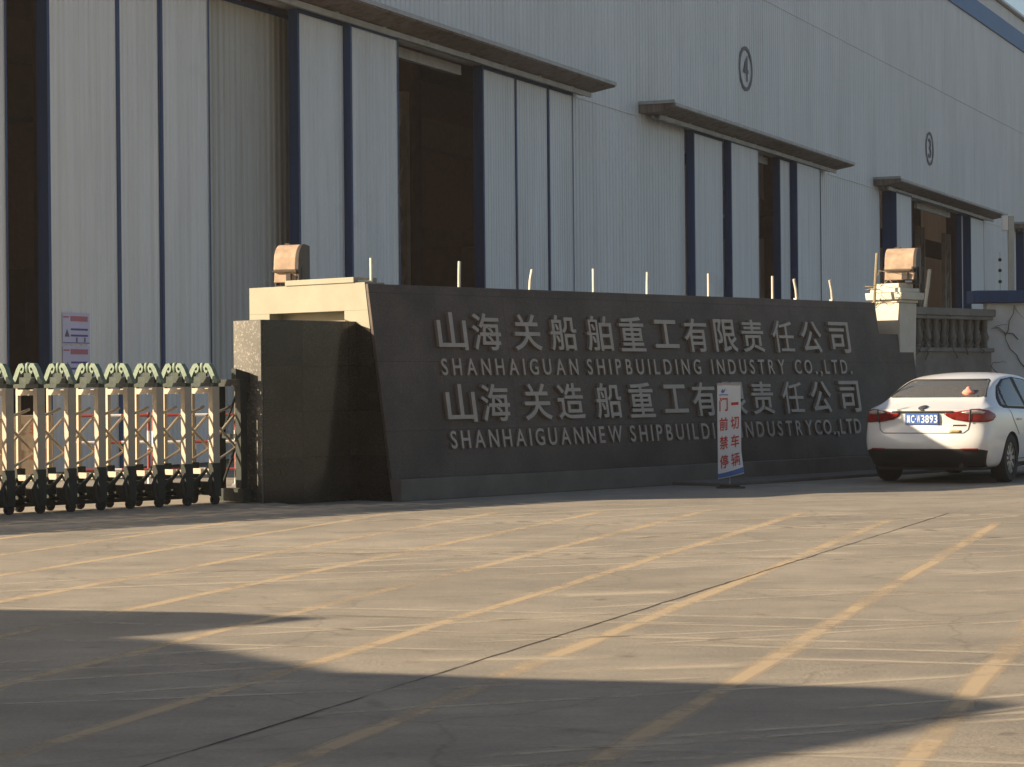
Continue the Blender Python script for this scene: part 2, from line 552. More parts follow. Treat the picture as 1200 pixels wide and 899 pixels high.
gto.rotation_euler = (0, 0, R(43.78))
tag(gto, kind='structure')

FE = {}
def strip(mb, p, q, w, z, segs=14, wob=0.0, soft=0.35):
    """Thin worn band on the yard; the fourth value of each column says how strongly the paint holds there."""
    p, q = Vector(p), Vector(q)
    d = (q - p).normalized()
    nrm = Vector((-d.y, d.x))
    vs, fs = [], []
    for i in range(segs + 1):
        c = p.lerp(q, i / segs) + nrm * (rnd.uniform(-1, 1) * wob)
        ww = w * rnd.uniform(0.85, 1.15)
        for s_, h_ in ((-0.5, 0.0), (-0.5 + soft, 1.0), (0.5 - soft, 1.0), (0.5, 0.0)):
            vs.append((c.x + nrm.x * ww * s_, c.y + nrm.y * ww * s_, z))
            FE.setdefault(id(mb), []).append(h_ if 0 < i < segs else 0.0)
    for i in range(segs):
        for k in range(3):
            fs.append((4 * i + k, 4 * i + k + 1, 4 * i + k + 5, 4 * i + k + 4))
    mb.add(vs, fs)
def feather(o, mb):
    at_ = o.data.attributes.new('hold', 'FLOAT', 'POINT')
    for a_, v_ in zip(at_.data, FE[id(mb)]):
        a_.value = v_
    return o

lines = MB()
for k in range(-8, 5):
    x0 = 0.0 + 1.09 * k
    far = {2: 21.0, 1: 21.4, 0: 22.2, -1: 23.6}.get(k, 24.2)
    if k > 2:
        far = 19.5
    near = 5.0 if k > -4 else 8.0
    strip(lines, (x0 + (near - 10.5) * 0.3145, near), (x0 + (far - 10.5) * 0.3145, far), 0.150, 0.0006, 24, 0.012, 0.3)
tag(feather(lines.build('yellow_road_lines', M['yellow'], recalc=False), lines), kind='structure')
sc = MB()
rs = random.Random(23)
def faint(x, y, ln, sl, w):
    n_ = max(6, int(ln * 3))
    c_ = 1 / math.sqrt(1 + sl * sl)
    strip(sc, (x, y), (x + ln * c_, y + sl * ln * c_), w, 0.0012, n_, 0.012, 0.4)
y = 7.2
while y < 23.5:
    half = 0.24 * y + 1.0
    for q in range(3):                                             # faded cross lines of the old grid, slightly fanned
        ln = rs.uniform(0.45, 1.1) * half
        x = rs.uniform(-half, half - ln * 0.4)
        faint(x, y + rs.uniform(-0.25, 0.25), ln, rs.choice((0.22, 0.30, 0.42, 0.42, 0.60, 0.85, -0.30, -0.30)) * (0.5 + y / 22) + rs.uniform(-0.03, 0.03), rs.uniform(0.07, 0.13) * (0.7 + y / 30))
    y += 0.50 + y * 0.025
for q in range(9):                                                  # short scraped patches
    yy = rs.uniform(8, 20)
    faint(rs.uniform(-0.2, 0.2) * yy, yy, rs.uniform(0.5, 1.2), rs.uniform(-0.2, 0.3), rs.uniform(0.2, 0.5))
tag(feather(sc.build('pale_road_scuffs', M['scuff'], recalc=False), sc), kind='structure')
cr = MB()
strip(cr, (-2.4, 5.0), (4.35, 22.95), 0.024, 0.0018, 120, 0.006, 0.3)
tag(feather(cr.build('pavement_joint', M['crack'], recalc=False), cr), kind='structure')

# ------------------------------------------------------------------ shipbuilding hall
AF = R(23.07)
hall = empty('factory_hall', (-5.56, 38.87, 0), PI / 2 - AF)     # local x along the facade, y into the hall
tag(hall, 'huge grey corrugated factory hall with blue roof band and tall sliding doors', 'factory hall')
T0, T1, HZ = -6.0, 130.0, 18.35

def corr(mb, x0, x1, z0, z1, y, pitch, depth, duty=0.5, mi=0):
    """Trapezoid-ribbed sheet facing -y."""
    pts = []
    k = math.floor(x0 / pitch)
    x = k * pitch
    while x < x1 + pitch:
        a = pitch * duty * 0.5
        for xx, dd in ((x, 0), (x + pitch * (0.5 - duty / 2), 0), (x + pitch * 0.5 - a * 0.5, depth), (x + pitch * 0.5 + a * 0.5, depth)):
            pts.append((xx, y - dd))
        x += pitch
    pts = [p for p in pts if x0 < p[0] < x1]
    pts = [(x0, y)] + pts + [(x1, y)]
    vs, fs = [], []
    for a, b in pts:
        vs += [(a, b, z0), (a, b, z1)]
    for i in range(len(pts) - 1):
        fs.append((2 * i, 2 * i + 2, 2 * i + 3, 2 * i + 1))
    mb.add(vs, fs, mi)

doors = [(-5.95, 18.03), (26.38, 40.30), (48.2, 66.2), (74.0, 92.0)]
DZ = 8.36
w = MB()
edges = [T0]
for a, b in doors:
    edges += [a, b]
edges.append(T1)
for i in range(0, len(edges), 2):
    if edges[i + 1] - edges[i] > 0.06:
        corr(w, edges[i], edges[i + 1], 0, DZ, 0, 0.23, 0.016)
corr(w, T0, T1, DZ, 13.02, 0.003, 0.23, 0.016)
corr(w, T0, T1, 13.02, 17.72, -0.012, 0.23, 0.016)
corr(w, T0, T1, 17.72, HZ, -0.02, 0.23, 0.016)
w.box(T0, T1, 0.06, 0.30, DZ, HZ)                                  # backing of the wall above the doors
for i in range(0, len(edges), 2):
    if edges[i + 1] - edges[i] > 0.06:
        w.box(edges[i], edges[i + 1], 0.06, 0.30, 0, DZ)
w.box(T0 - 0.05, T0 + 0.2, 0.0, 60, 0, HZ)
w.box(T1, T1 + 0.2, 0.0, 60, 0, HZ)
for q in (T0 + 0.02, T1):
    w.prism([(0.0, HZ - 0.02), (60.0, HZ - 0.02), (60.0, HZ + 0.12), (30.0, HZ + 3.14), (0.0, HZ + 0.05)], lambda a, b, d: (d, a, b), q, q + 0.18)
w.box(T0, T1, 60, 60.2, 0, HZ)
w.build('wall', M['clad'], hall, recalc=False)
f = MB()
f.box(T0, T1, -0.026, 0.02, 13.0, 13.035)
for a, b in ((18.1, 22.6), (41.2, 47.4), (66.9, 73.5)):
    f.box(a, b, -0.032, 0.02, 8.27, 8.30)
f.build('drip_flashing', M['clad'], hall)
r = MB()
for q0, q1 in ((0.0, 0.30), (0.36, 0.62), (0.68, 1.0)):             # unseen slots added between the sheets to let daylight inside
    ya, yb = -0.25 + 30.25 * q0, -0.25 + 30.25 * q1
    r.prism([(ya, HZ + 0.02 + 3.1 * q0), (yb, HZ + 0.02 + 3.1 * q1), (yb, HZ + 0.12 + 3.1 * q1), (ya, HZ + 0.12 + 3.1 * q0)], lambda a, b, d: (d, a, b), T0 - 0.2, T1 + 0.2)
r.prism([(30.01, HZ + 3.12), (60.4, HZ + 0.1), (60.4, HZ + 0.2), (30.01, HZ + 3.22)], lambda a, b, d: (d, a, b), T0 - 0.2, T1 + 0.2)
r.build('roof', M['clad'], hall)
for q0, q1 in ((0.301, 0.359), (0.621, 0.679)):
    rl = MB()
    ya, yb = -0.25 + 30.25 * q0, -0.25 + 30.25 * q1
    rl.prism([(ya, HZ + 0.03 + 3.1 * q0), (yb, HZ + 0.03 + 3.1 * q1), (yb, HZ + 0.05 + 3.1 * q1), (ya, HZ + 0.05 + 3.1 * q0)], lambda a, b, d: (d, a, b), T0, T1)
    rl.build('added_rooflight', M['added_rooflight'], hall)
b = MB()
b.box(T0, T1, -0.10, 0.0, 16.88, 17.70)
b.build('blue_band', M['bandblue'], hall)
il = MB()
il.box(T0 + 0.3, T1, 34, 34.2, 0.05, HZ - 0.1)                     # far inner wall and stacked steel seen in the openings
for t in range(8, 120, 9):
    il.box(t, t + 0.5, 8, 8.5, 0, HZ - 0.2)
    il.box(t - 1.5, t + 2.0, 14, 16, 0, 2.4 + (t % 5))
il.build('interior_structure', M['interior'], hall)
cb = MB()
cb.box(T0 + 1, T1 - 1, 12.0, 12.4, 9.2, 10.2)
cb.box(9.2, 10.4, 3, 33, 7.4, 8.2)
cb.box(55.0, 56.2, 3, 33, 7.2, 8.0)
cb.build('crane_beam', M['crane'], hall)
for t in range(2, 120, 6):
    tr_ = MB()
    for q in range(6):
        za, zb = 0.2 + 1.4 * q, 0.2 + 1.4 * (q + 1)
        tr_.tube([(t, 6.0, za), (t + 1.2, 6.0, zb)], 0.05, 5)
        tr_.tube([(t + 1.2, 6.0, za), (t, 6.0, zb)], 0.05, 5)
    tr_.box(t - 0.1, t + 0.1, 5.9, 6.1, 0, 9.1)
    tr_.box(t + 1.1, t + 1.3, 5.9, 6.1, 0, 9.1)
    tr_.build('lattice_column', M['track'], hall)

def leaf(t0, t1, e, thick, mt='leaf', pitch=0.14, depth=0.010, post=True, lab=None, top=8.27):
    m = MB()
    corr(m, t0, t1, 0.06, top, -e, pitch, depth)
    m.box(t0, t1, -e + 0.002, -e + thick, 0.06, top)
    o = m.build('door_leaf', M[mt], hall, recalc=False)
    if lab:
        o['label'] = lab
    fr = MB()
    fr.box(t0 - 0.025, t0 - 0.001, -e - 0.026, -e + thick, 0.05, top + 0.01)           # near end: blue edge channel
    fr.box(t0 - 0.001, t0 + 0.045, -e - 0.027, -e - 0.0225, 0.05, top + 0.01)
    fr.box(t1 - 0.03, t1 + 0.012, -e - 0.0265, -e - 0.0215, 0.05, top + 0.012)
    fr.box(t0 + 0.045, t1 - 0.03, -e - 0.0262, -e - 0.0218, top - 0.07, top + 0.008)
    fr.build('edge_frame', M['blue'], o)
    return o
leaf(-5.9, -5.25, 0.2, 0.16)
leaf(-4.18, -2.26, 0.2, 0.17)
leaf(-2.22, -0.98, 0.19, 0.16)
leaf(-0.94, 0.60, 0.2, 0.16)
leaf(0.2, 4.75, -0.35, 0.14, 'leafshade', 0.2, 0.026, lab='greyer ribbed door leaf set back, with shade put into its colour')
leaf(3.80, 5.66, 0.2, 0.17)
leaf(5.66, 7.74, 0.33, 0.13)
leaf(12.21, 14.04, 0.2, 0.20)
leaf(14.07, 15.97, 0.19, 0.16)
leaf(16.0, 17.52, 0.2, 0.16)
leaf(26.50, 29.1, 0.22, 0.20)
leaf(29.34, 32.05, 0.38, 0.18)
leaf(34.83, 35.95, 0.2, 0.19)
leaf(36.1, 38.85, 0.38, 0.20)
leaf(48.95, 51.4, 0.42, 0.50)
leaf(61.6, 61.9, 0.1, 0.2)
leaf(62.7, 65.4, 0.25, 0.55)
leaf(74.6, 78.0, 0.25, 0.45)

def canopy(t0, t1, lab=None):
    P = 1.0
    m = MB()
    # wedge: top sheet nearly level, soffit sloping up from the wall to a thin lip
    m.prism([(0.0, 8.66), (0.0, 8.37), (-0.44, 8.37), (-P, 8.47), (-P, 8.55), (-P + 0.02, 8.58)], lambda a, b, d: (d, a, b), t0, t1)
    o = m.build('canopy', M['canopy'], hall)
    lp = MB()
    lp.box(t0 - 0.02, t1 + 0.02, -P - 0.03, -P - 0.001, 8.50, 8.585)
    lp.box(t0 - 0.03, t0, -P, 0.0, 8.58, 8.665)
    lp.build('lip', M['track'], o)
    tr = MB()
    tr.box(t0 + 0.5, t1 - 0.15, -0.44, -0.38, 8.24, 8.35)
    tr.box(t0 + 0.5, t1 - 0.15, -0.24, -0.18, 8.29, 8.35)
    for k in range(int((t1 - t0) / 2.0)):
        tt = t0 + 0.8 + 2.0 * k
        tr.box(tt, tt + 0.10, -0.46, -0.16, 8.345, 8.369)
    tr.build('door_track', M['track'], o)
    return o
canopy(-5.9, 18.35)
canopy(22.75, 40.85)
canopy(47.35, 66.9)
canopy(73.3, 92.6)
for t0, t1, y in ((7.9, 12.0, 0.05), (33.1, 34.9, 0.05), (54.5, 60.6, 0.0)):
    lb = MB()
    lb.box(t0 + 0.1, t1 - 0.1, y + 0.1, y + 0.22, 8.05, 8.26)
    lb.build('lintel_beam', M['track'], hall)

def ring_number(ch, t, z, r):
    m = MB()
    n = 48
    vs, fs = [], []
    for k in range(n):
        a = 2 * PI * k / n
        for rr in (r, r - 0.105):
            for y in (-0.030, -0.040):
                vs.append((t + rr * math.cos(a), y, z + rr * math.sin(a)))
    for k in range(n):
        i, j = 4 * k, 4 * ((k + 1) % n)
        fs += [(i + 1, j + 1, j + 3, i + 3), (i, i + 2, j + 2, j), (i, j, j + 1, i + 1), (i + 2, i + 3, j + 3, j + 2)]
    m.add(vs, fs)
    glyph_mb(m, ch, lambda a, bb, d: (a, d, bb), t - 0.24, t + 0.24, z - 0.37, z + 0.40, -0.040, -0.030, 0.004)
    return m.build('painted_number', M['numgrey'], hall)
ring_number('4', 32.05, 10.66, 0.66)
ring_number('3', 56.3, 10.5, 0.66)

# two safety sheets taped to the nearest leaf
for i, (z0, z1, lab) in enumerate(((2.02, 2.50, 'lilac safety notice sheet on the grey door, upper of the two'),
                                   (1.50, 1.99, 'lilac safety notice sheet on the grey door, lower one behind the gate crests'))):
    p = empty('safety_notice', (0, 0, 0), PI / 2 - AF)
    p.location = (-5.56, 38.87, 0)
    tag(p, lab, 'notice', 'safety notices on the hall door')
    y = -0.228
    X0, X1 = -3.86, -3.12
    m = MB()
    m.box(X0, X1, y, y + 0.006, z0, z1)
    m.build('sheet', M['paper'], p)
    hh = z1 - z0
    rd = MB()
    rd.box(X0 + 0.21, X1 - 0.06, y - 0.004, y - 0.001, z1 - 0.13, z1 - 0.05)
    rd.box(X0 + 0.02, X0 + 0.17, y - 0.004, y - 0.001, z1 - 0.08, z1 - 0.055)
    rd.build('red_heading', M['inkred'], p)
    bl = MB()
    for q in (0.24, 0.335):
        bl.box(X0 + 0.22, X1 - 0.06, y - 0.004, y - 0.001, z1 - q - 0.03, z1 - q)
    bl.box(X0 + 0.01, X1 - 0.02, y - 0.004, y - 0.001, z0 + 0.012, z0 + 0.024)
    bl.build('blue_lines', M['inkblue'], p)
    tg = MB()
    tg.prism([(X0 + 0.05, z1 - 0.37), (X0 + 0.18, z1 - 0.37), (X0 + 0.115, z1 - 0.25)], lambda a, bb, d: (a, d, bb), y - 0.004, y - 0.001)
    tg.build('warning_triangle', M['inkgrey'], p)
    for q in (0.36, 0.58):
        tg = MB()
        tg.box(X0 + q, X0 + q + 0.035, y - 0.0045, y - 0.0015, z0 + 0.03, z0 + 0.10)
        tg.build('warning_stroke', M['inkgrey'], p)

# ------------------------------------------------------------------ sign wall
AW = R(42.22)
W0 = (-1.35, 26.26, 0)
RW = PI / 2 - AW
sign = empty('sign_wall', W0, RW)                                  # local x along the wall, y backwards
tag(sign, 'long dark granite company sign wall with raised Chinese and English lettering', 'sign wall')
LEN, ZT = 10.52, 2.50
def bat(z): return 0.05 + 0.36 * (z - 0.25) / 2.25
TH = 2.46
m = MB()
prof = [(bat(0.25), 0.25), (bat(ZT), ZT), (bat(ZT) + 0.045, ZT), (bat(0.25) + 0.045, 0.25)]
m.prism(prof, lambda a, bb, d: (d, a, bb), 0.006, LEN)
m.build('granite_face', M['granite'], sign, bevel=0.006)
m = MB()
m.box(0.02, 9.6, -0.09, 1.2, 0, 0.25)
m.box(9.602, 10.9, 0.0, 1.2, 0, 0.22)
m.build('plinth', M['plinth'], sign, bevel=0.012)
# cream end bay: frame with legs and a recessed panel
m = MB()
def bk(z): return bat(z) + 0.048
m.hexa([(0, bk(2.2), 2.2), (0.32, bk(2.2), 2.2), (0.32, TH, 2.2), (0, TH, 2.2),
        (0, bk(ZT), ZT + 0.02), (0.32, bk(ZT), ZT + 0.02), (0.32, TH, ZT + 0.02), (0, TH, ZT + 0.02)])
m.box(0, 0.32, 2.10, TH, 0, 2.198)
m.hexa([(0, bk(1.98), 1.98), (0.32, bk(1.98), 1.98), (0.32, 0.80, 2.10), (0, 0.80, 2.10),
        (0, bk(2.2), 2.198), (0.32, bk(2.2), 2.198), (0.32, 0.80, 2.198), (0, 0.80, 2.198)])
m.box(0.22, 0.318, 0.802, 2.098, 0.0, 2.198)
m.box(0.322, LEN, 0.50, 1.30, 0.27, ZT - 0.02)
m.build('cream_end_bay', M['cream'], sign)
m = MB()
m.hexa([(0, bk(0), 0), (0.30, bk(0), 0), (0.30, 0.79, 0), (0, 0.79, 0),
        (0, bk(1.978), 1.972), (0.30, bk(1.978), 1.972), (0.30, 0.79, 2.095), (0, 0.79, 2.095)])
m.build('end_cladding', M['block'], sign)
m = MB()
m.box(-0.02, 0.36, 0.62, 1.80, ZT + 0.021, ZT + 0.085)
m.build('cap_slab', M['cream'], sign, bevel=0.006)
# projecting blocks at both ends: tiled dark front, speckled end face
def end_block(x0, x1, y0, y1, h, lit_x):
    m = MB()
    m.box(x0 + 0.012, x1, y0, y1, 0, h)
    o = m.build('end_block', M['block'], sign, bevel=0.006)
    k = MB()
    k.box(x0 - 0.012, x0 + 0.010, y0 + 0.002, y1 - 0.002, 0, h - 0.004)
    k.build('end_slab', M['speckle'], o)
end_block(-1.46, -0.001, 0.60, 1.06, 2.07, -1.46)
m = MB()
m.hexa([(LEN + 0.002, 0.10, 0), (11.42, 0.10, 0), (11.42, 0.80, 0), (LEN + 0.002, 0.80, 0),
        (LEN + 0.002, 0.34, 2.03), (11.42, 0.34, 2.03), (11.42, 0.80, 2.03), (LEN + 0.002, 0.80, 2.03)])
m.build('end_block', M['granite'], sign, bevel=0.006)

def wallpt(a, z, d):
    return (a, bat(z) - d, z)
def characters(text, xs, wd, z0, z1):
    for ch, x in zip(text, xs):
        mm = MB()
        hh = z1 - z0
        if ch == '工':
            glyph_mb(mm, ch, wallpt, x, x + wd, z0 + 0.05, z1 - 0.03, 0.0, 0.045, 0.014)
        else:
            glyph_mb(mm, ch, wallpt, x, x + wd, z0, z1, 0.0, 0.045, 0.004 if ch == '任' else 0.012)
        mm.build('raised_character', M['letter'], sign)
xs1 = [1.02, 1.62, 2.36, 3.04, 3.74, 4.40, 5.11, 5.75, 6.41, 7.03, 7.75, 8.44, 9.15]
characters('山海关船舶重工有限责任公司', xs1, 0.50, 1.74, 2.19)
xs3 = [1.02, 1.62, 2.38, 3.01, 3.75, 4.41, 5.12, 5.74, 6.42, 7.06, 7.78, 8.47, 9.20]
characters('山海关造船重工有限责任公司', xs3, 0.50, 0.885, 1.335)

def latin(text, x0, x1, z0, z1):
    """One word spread evenly from x0 to x1, every letter its own mesh."""
    ws = []
    for ch in text:
        a, bq, gw, gh, gy = glyph(ch, 0.012)
        ws.append(gw * 0.86 if ch not in '.,' else gw)
    cap = glyph('H', 0.012)[3]
    sc_ = (z1 - z0) / cap
    tot = sum(ws) * sc_
    gap = (x1 - x0 - tot) / max(1, len(text) - 1)
    x = x0
    for ch, gw in zip(text, ws):
        _, _, _, gh, gy = glyph(ch, 0.012)
        mm = MB()
        if ch in '.,':
            glyph_mb(mm, ch, wallpt, x, x + gw * sc_, z0 + gy * sc_, z0 + (gy + gh) * sc_, 0.0, 0.03, 0.012)
        else:
            glyph_mb(mm, ch, wallpt, x, x + gw * sc_, z0, z1, 0.0, 0.03, 0.012)
        mm.build('raised_letter', M['letter'], sign)
        x += gw * sc_ + gap
for wd, a, c in (('SHANHAIGUAN', 1.03, 3.50), ('SHIPBUILDING', 3.68, 6.03), ('INDUSTRY', 6.27, 7.96), ('CO.,LTD.', 8.20, 9.62)):
    latin(wd, a, c, 1.44, 1.64)
for wd, a, c in (('SHANHAIGUANNEW', 1.03, 4.20), ('SHIPBUILDING', 4.36, 6.64), ('INDUSTRY', 6.72, 8.42), ('CO.,LTD', 8.48, 9.64)):
    latin(wd, a, c, 0.575, 0.785)

# thin pale rods standing along the coping
for x, h, lean in ((0.20, 0.31, 0.0), (1.68, 0.32, 0.01), (2.96, 0.26, 0.05), (4.20, 0.31, 0.0), (5.30, 0.30, 0.01),
                   (6.64, 0.32, 0.0), (8.13, 0.33, 0.0), (8.72, 0.30, -0.07), (9.62, 0.31, -0.07)):
    m = MB()
    m.tube([(x, 0.55, ZT - 0.03), (x + lean * 0.3, 0.55, ZT + h * 0.5), (x + lean, 0.55, ZT + h)], 0.019, 8)
    if x < 0.5:
        m.tube([(x - 0.16, 0.62, ZT + 0.03), (x + 0.005, 0.55, ZT + 0.03)], 0.022, 8)
    if lean < 0:
        m.box(x - 0.04, x + 0.05, 0.53, 0.58, ZT - 0.01, ZT + 0.03)
    m.build('rod', M['rod'], sign, smooth=True)

# ------------------------------------------------------------------ floodlights
def floodlight(loc, rz, sc_, lab, wd=0.40):
    p = empty('floodlight', loc, rz)                               # local -y faces the viewer's left, x along the lamp's width
    tag(p, lab, 'floodlight', 'old floodlights on the wall pillars')
    m = MB()
    W, D, Hh = wd * sc_, 0.34 * sc_, 0.44 * sc_
    z0 = 0.05 * sc_
    pr = [(0.0, z0), (0.02 * sc_, z0 + Hh * 0.26), (-0.01 * sc_, z0 + Hh * 0.34)]
    for k in range(8):
        a = PI - k * PI / 2 / 7
        pr.append((D * 0.55 + D * 0.55 * math.cos(a) * 1.0, z0 + Hh * 0.55 + Hh * 0.45 * math.sin(a)))
    pr += [(D, z0 + Hh * 0.97), (D, z0)]
    m.prism(pr, lambda a, bb, d: (d, a, bb), -W / 2, W / 2)
    h = m.build('housing', M['rust'], p, bevel=0.008)
    sd = MB()
    pin = [(D * 0.5 + (a - D * 0.5) * 1.02, z0 + Hh / 2 + (bb - z0 - Hh / 2) * 1.02) for a, bb in pr]
    sd.prism(pin, lambda a, bb, d: (d, a, bb), W / 2 + 0.001, W / 2 + 0.035 * sc_)
    sd.build('side_cover', M['lampdark'], h)
    rim = MB()
    rim.box(-W / 2 - 0.01, W / 2 + 0.01, -0.02 * sc_, D * 0.3, z0 + Hh * 0.27, z0 + Hh * 0.31)
    rim.build('rim', M['lampdark'], h)
    lt = MB()
    lt.box(W * 0.10, W * 0.30, -0.03 * sc_, 0.05, z0 + 0.005, z0 + Hh * 0.22)
    lt.build('latch', M['lampdark'], h)
    vt = MB()
    vt.box(-W * 0.25, -W * 0.05, D * 0.5, D * 0.7, z0 + Hh * 0.99, z0 + Hh * 1.04)
    vt.build('vent_cap', M['lampdark'], h)
    br = MB()
    br.box(-W * 0.55, W * 0.55, D * 0.2, D * 0.6, 0.0, 0.018)
    br.box(-W * 0.58, -W * 0.53, D * 0.25, D * 0.55, 0.0, z0 + Hh * 0.4)
    br.box(W * 0.60, W * 0.65, D * 0.25, D * 0.55, 0.0, z0 + Hh * 0.4)
    br.cyl((0, D * 0.4, 0.03 * sc_), (0, 0, 1), 0.05 * sc_, 0.07 * sc_)
    br.build('bracket', M['lampdark'], p)
    return p
CW, SW = math.cos(RW), math.sin(RW)
def wall_world(x, y, z):
    return (W0[0] + x * CW - y * SW, W0[1] + x * SW + y * CW, z)
floodlight(wall_world(0.10, 1.93, ZT + 0.021), R(-17), 1.05, 'small rusty floodlight on the cream left end of the sign wall', 0.27)

# ------------------------------------------------------------------ right pillar
pil = empty('gate_pillar', (5.82, 34.95, 0), RW)
tag(pil, 'cream stepped stone pillar behind the right end of the sign wall', 'pillar')
m = MB()
def taper(mb, w0, w1, z0, z1):
    mb.hexa([(-w0, -w0, z0), (w0, -w0, z0), (w0, w0, z0), (-w0, w0, z0), (-w1, -w1, z1), (w1, -w1, z1), (w1, w1, z1), (-w1, w1, z1)])
taper(m, 0.19, 0.235, 0.0, 2.50)
m.build('shaft', M['capstone'], pil, bevel=0.008)
m = MB()
taper(m, 0.255, 0.255, 2.505, 2.55)
taper(m, 0.315, 0.325, 2.552, 2.66)
taper(m, 0.27, 0.265, 2.662, 2.73)
taper(m, 0.20, 0.20, 2.732, 2.80)
m.build('capital', M['capstone'], pil, bevel=0.01)
floodlight((5.86, 34.78, 2.80), R(-22), 1.10, 'large rusty floodlight on top of the right cream pillar')
tw = MB()
for k in range(9):
    x, z = 5.25 + rnd.uniform(-0.05, 0.3), 2.35 + rnd.uniform(0, 0.6)
    pts = [(x, 34.5, z)]
    for q in range(4):
        x += rnd.uniform(-0.03, 0.22)
        z += rnd.uniform(-0.10, 0.12)
        pts.append((x, 34.45 + rnd.uniform(-.05, .05), z))
    tw.tube(pts, [0.007, 0.006, 0.005, 0.004, 0.003], 5)
tw.tube([(5.42, 34.6, 2.0), (5.45, 34.55, 2.6), (5.5, 34.6, 3.25)], 0.022, 6)
tag(tw.build('dry_climber', M['twig'], smooth=True), 'dry leafless climber tangled round the right cream pillar', 'plant')
rp = MB()
rp.tube([(-0.06, 0, 0.0), (0.0, 0, 2.4), (0.10, 0, 3.18)], 0.03, 8)
ro = rp.build('leaning_stake', M['rod'], smooth=True)
ro.location = (6.86, 38.3, 0)
tag(ro, 'pale leaning stake beside the right floodlight', 'stake')

# ------------------------------------------------------------------ balustrade wall behind the car
bal = empty('balustrade_wall', wall_world(11.0, 1.6, 0), RW)
tag(bal, 'old concrete balustrade wall between the cream pillar and white wall', 'wall')
BL = 4.9
m = MB()
m.box(0, BL, -0.1, 0.1, 0, 1.80)
m.build('base_wall', M['oldconc'], bal)
m = MB()
m.box(0, BL, -0.16, 0.16, 2.40, 2.52)
m.box(0, BL, -0.13, 0.13, 2.34, 2.398)
m.build('coping', M['oldconc'], bal, bevel=0.01)
m = MB()
m.box(0, BL, -0.14, 0.14, 1.802, 1.87)
m.build('lower_rail', M['oldconc'], bal, bevel=0.01)
m = MB()
m.box(0, BL, 0.112, 0.17, 1.871, 2.339)
m.build('infill', M['oldconc'], bal)
for k in range(18):
    x = 0.25 + k * 0.26
    m = MB()
    m.lathe([(0.055, 1.871), (0.06, 1.90), (0.04, 1.93), (0.075, 2.02), (0.08, 2.06), (0.05, 2.16), (0.04, 2.24), (0.055, 2.30), (0.06, 2.339)], 14, (x, 0, 0))
    m.build('baluster', M['oldconc'], bal, smooth=True)
vn = MB()
for k in range(10):
    x, z = rnd.uniform(2.2, 4.6), rnd.uniform(1.6, 2.0)
    pts = []
    for q in range(7):
        pts.append((x, -0.18 + rnd.uniform(-.03, .03), z))
        x += rnd.uniform(-0.12, 0.16)
        z += rnd.uniform(-0.02, 0.16)
    vn.tube(pts, [0.012, 0.011, 0.009, 0.008, 0.006, 0.005, 0.004], 5)
vo = vn.build('bare_vine', M['vine'], smooth=True)
vo.location = wall_world(11.0, 1.6, 0)
vo.rotation_euler = (0, 0, RW)
tag(vo, 'bare brown vine climbing the old concrete balustrade', 'plant')

# ------------------------------------------------------------------ white boundary wall at the right
ww = empty('white_wall', (8.03, 38.9, 0), R(3))
tag(ww, 'stained white rendered wall with blue coping at the right edge', 'wall')
m = MB()
m.box(0, 5.0, 0, 0.25, 0, 2.63)
m.build('render', M['render'], ww, bevel=0.01)
m = MB()
m.box(-0.25, 5.2, -0.12, 0.40, 2.632, 2.84)
m.build('blue_coping', M['blue'], ww, bevel=0.015)
vn = MB()
for k in range(6):
    x, z = rnd.uniform(0.25, 1.3), rnd.uniform(1.3, 2.3)
    pts = []
    dx, dz = rnd.choice((-1, 1)) * rnd.uniform(0.05, 0.14), rnd.uniform(0.0, 0.12)
    for q in range(8):
        pts.append((x if x > 0.04 else 0.08 - x, -0.03, z if z < 2.6 else 5.2 - z))
        x += dx + rnd.uniform(-0.05, 0.05)
        z += dz + rnd.uniform(-0.07, 0.07)
    vn.tube(pts, [0.010, 0.009, 0.008, 0.007, 0.006, 0.005, 0.004, 0.003], 5)
vo = vn.build('leafless_vine', M['vine'], smooth=True)
vo.location = (8.03, 38.9, 0)
vo.rotation_euler = (0, 0, R(3))
tag(vo, 'leafless dark vine creeping over the white wall', 'plant')
pl = empty('utility_pole', (9.12, 42.0, 0))
tag(pl, 'pale square pole with a small box near its top behind the white wall', 'pole')
m = MB()
m.box(-0.05, 0.05, -0.05, 0.05, 0, 4.32)
m.build('post', M['pole'], pl)
m = MB()
m.box(-0.16, -0.055, -0.06, 0.06, 4.05, 4.33)
m.build('box', M['white'], pl, bevel=0.01)
ins = empty('fence_post', (8.30, 39.1, 0))
tag(ins, 'thin electric fence rod carrying three black insulators above the white wall', 'fence post')
m = MB()
m.tube([(0, 0, 2.842), (0, 0, 3.50)], 0.008, 6)
m.build('rod', M['pole'], ins)
for z in (3.00, 3.19, 3.37):
    m = MB()
    m.lathe([(0.010, -0.03), (0.026, -0.02), (0.030, 0.0), (0.026, 0.02), (0.010, 0.03)], 12, (0, 0, z))
    m.build('insulator', M['rubber'], ins, smooth=True)

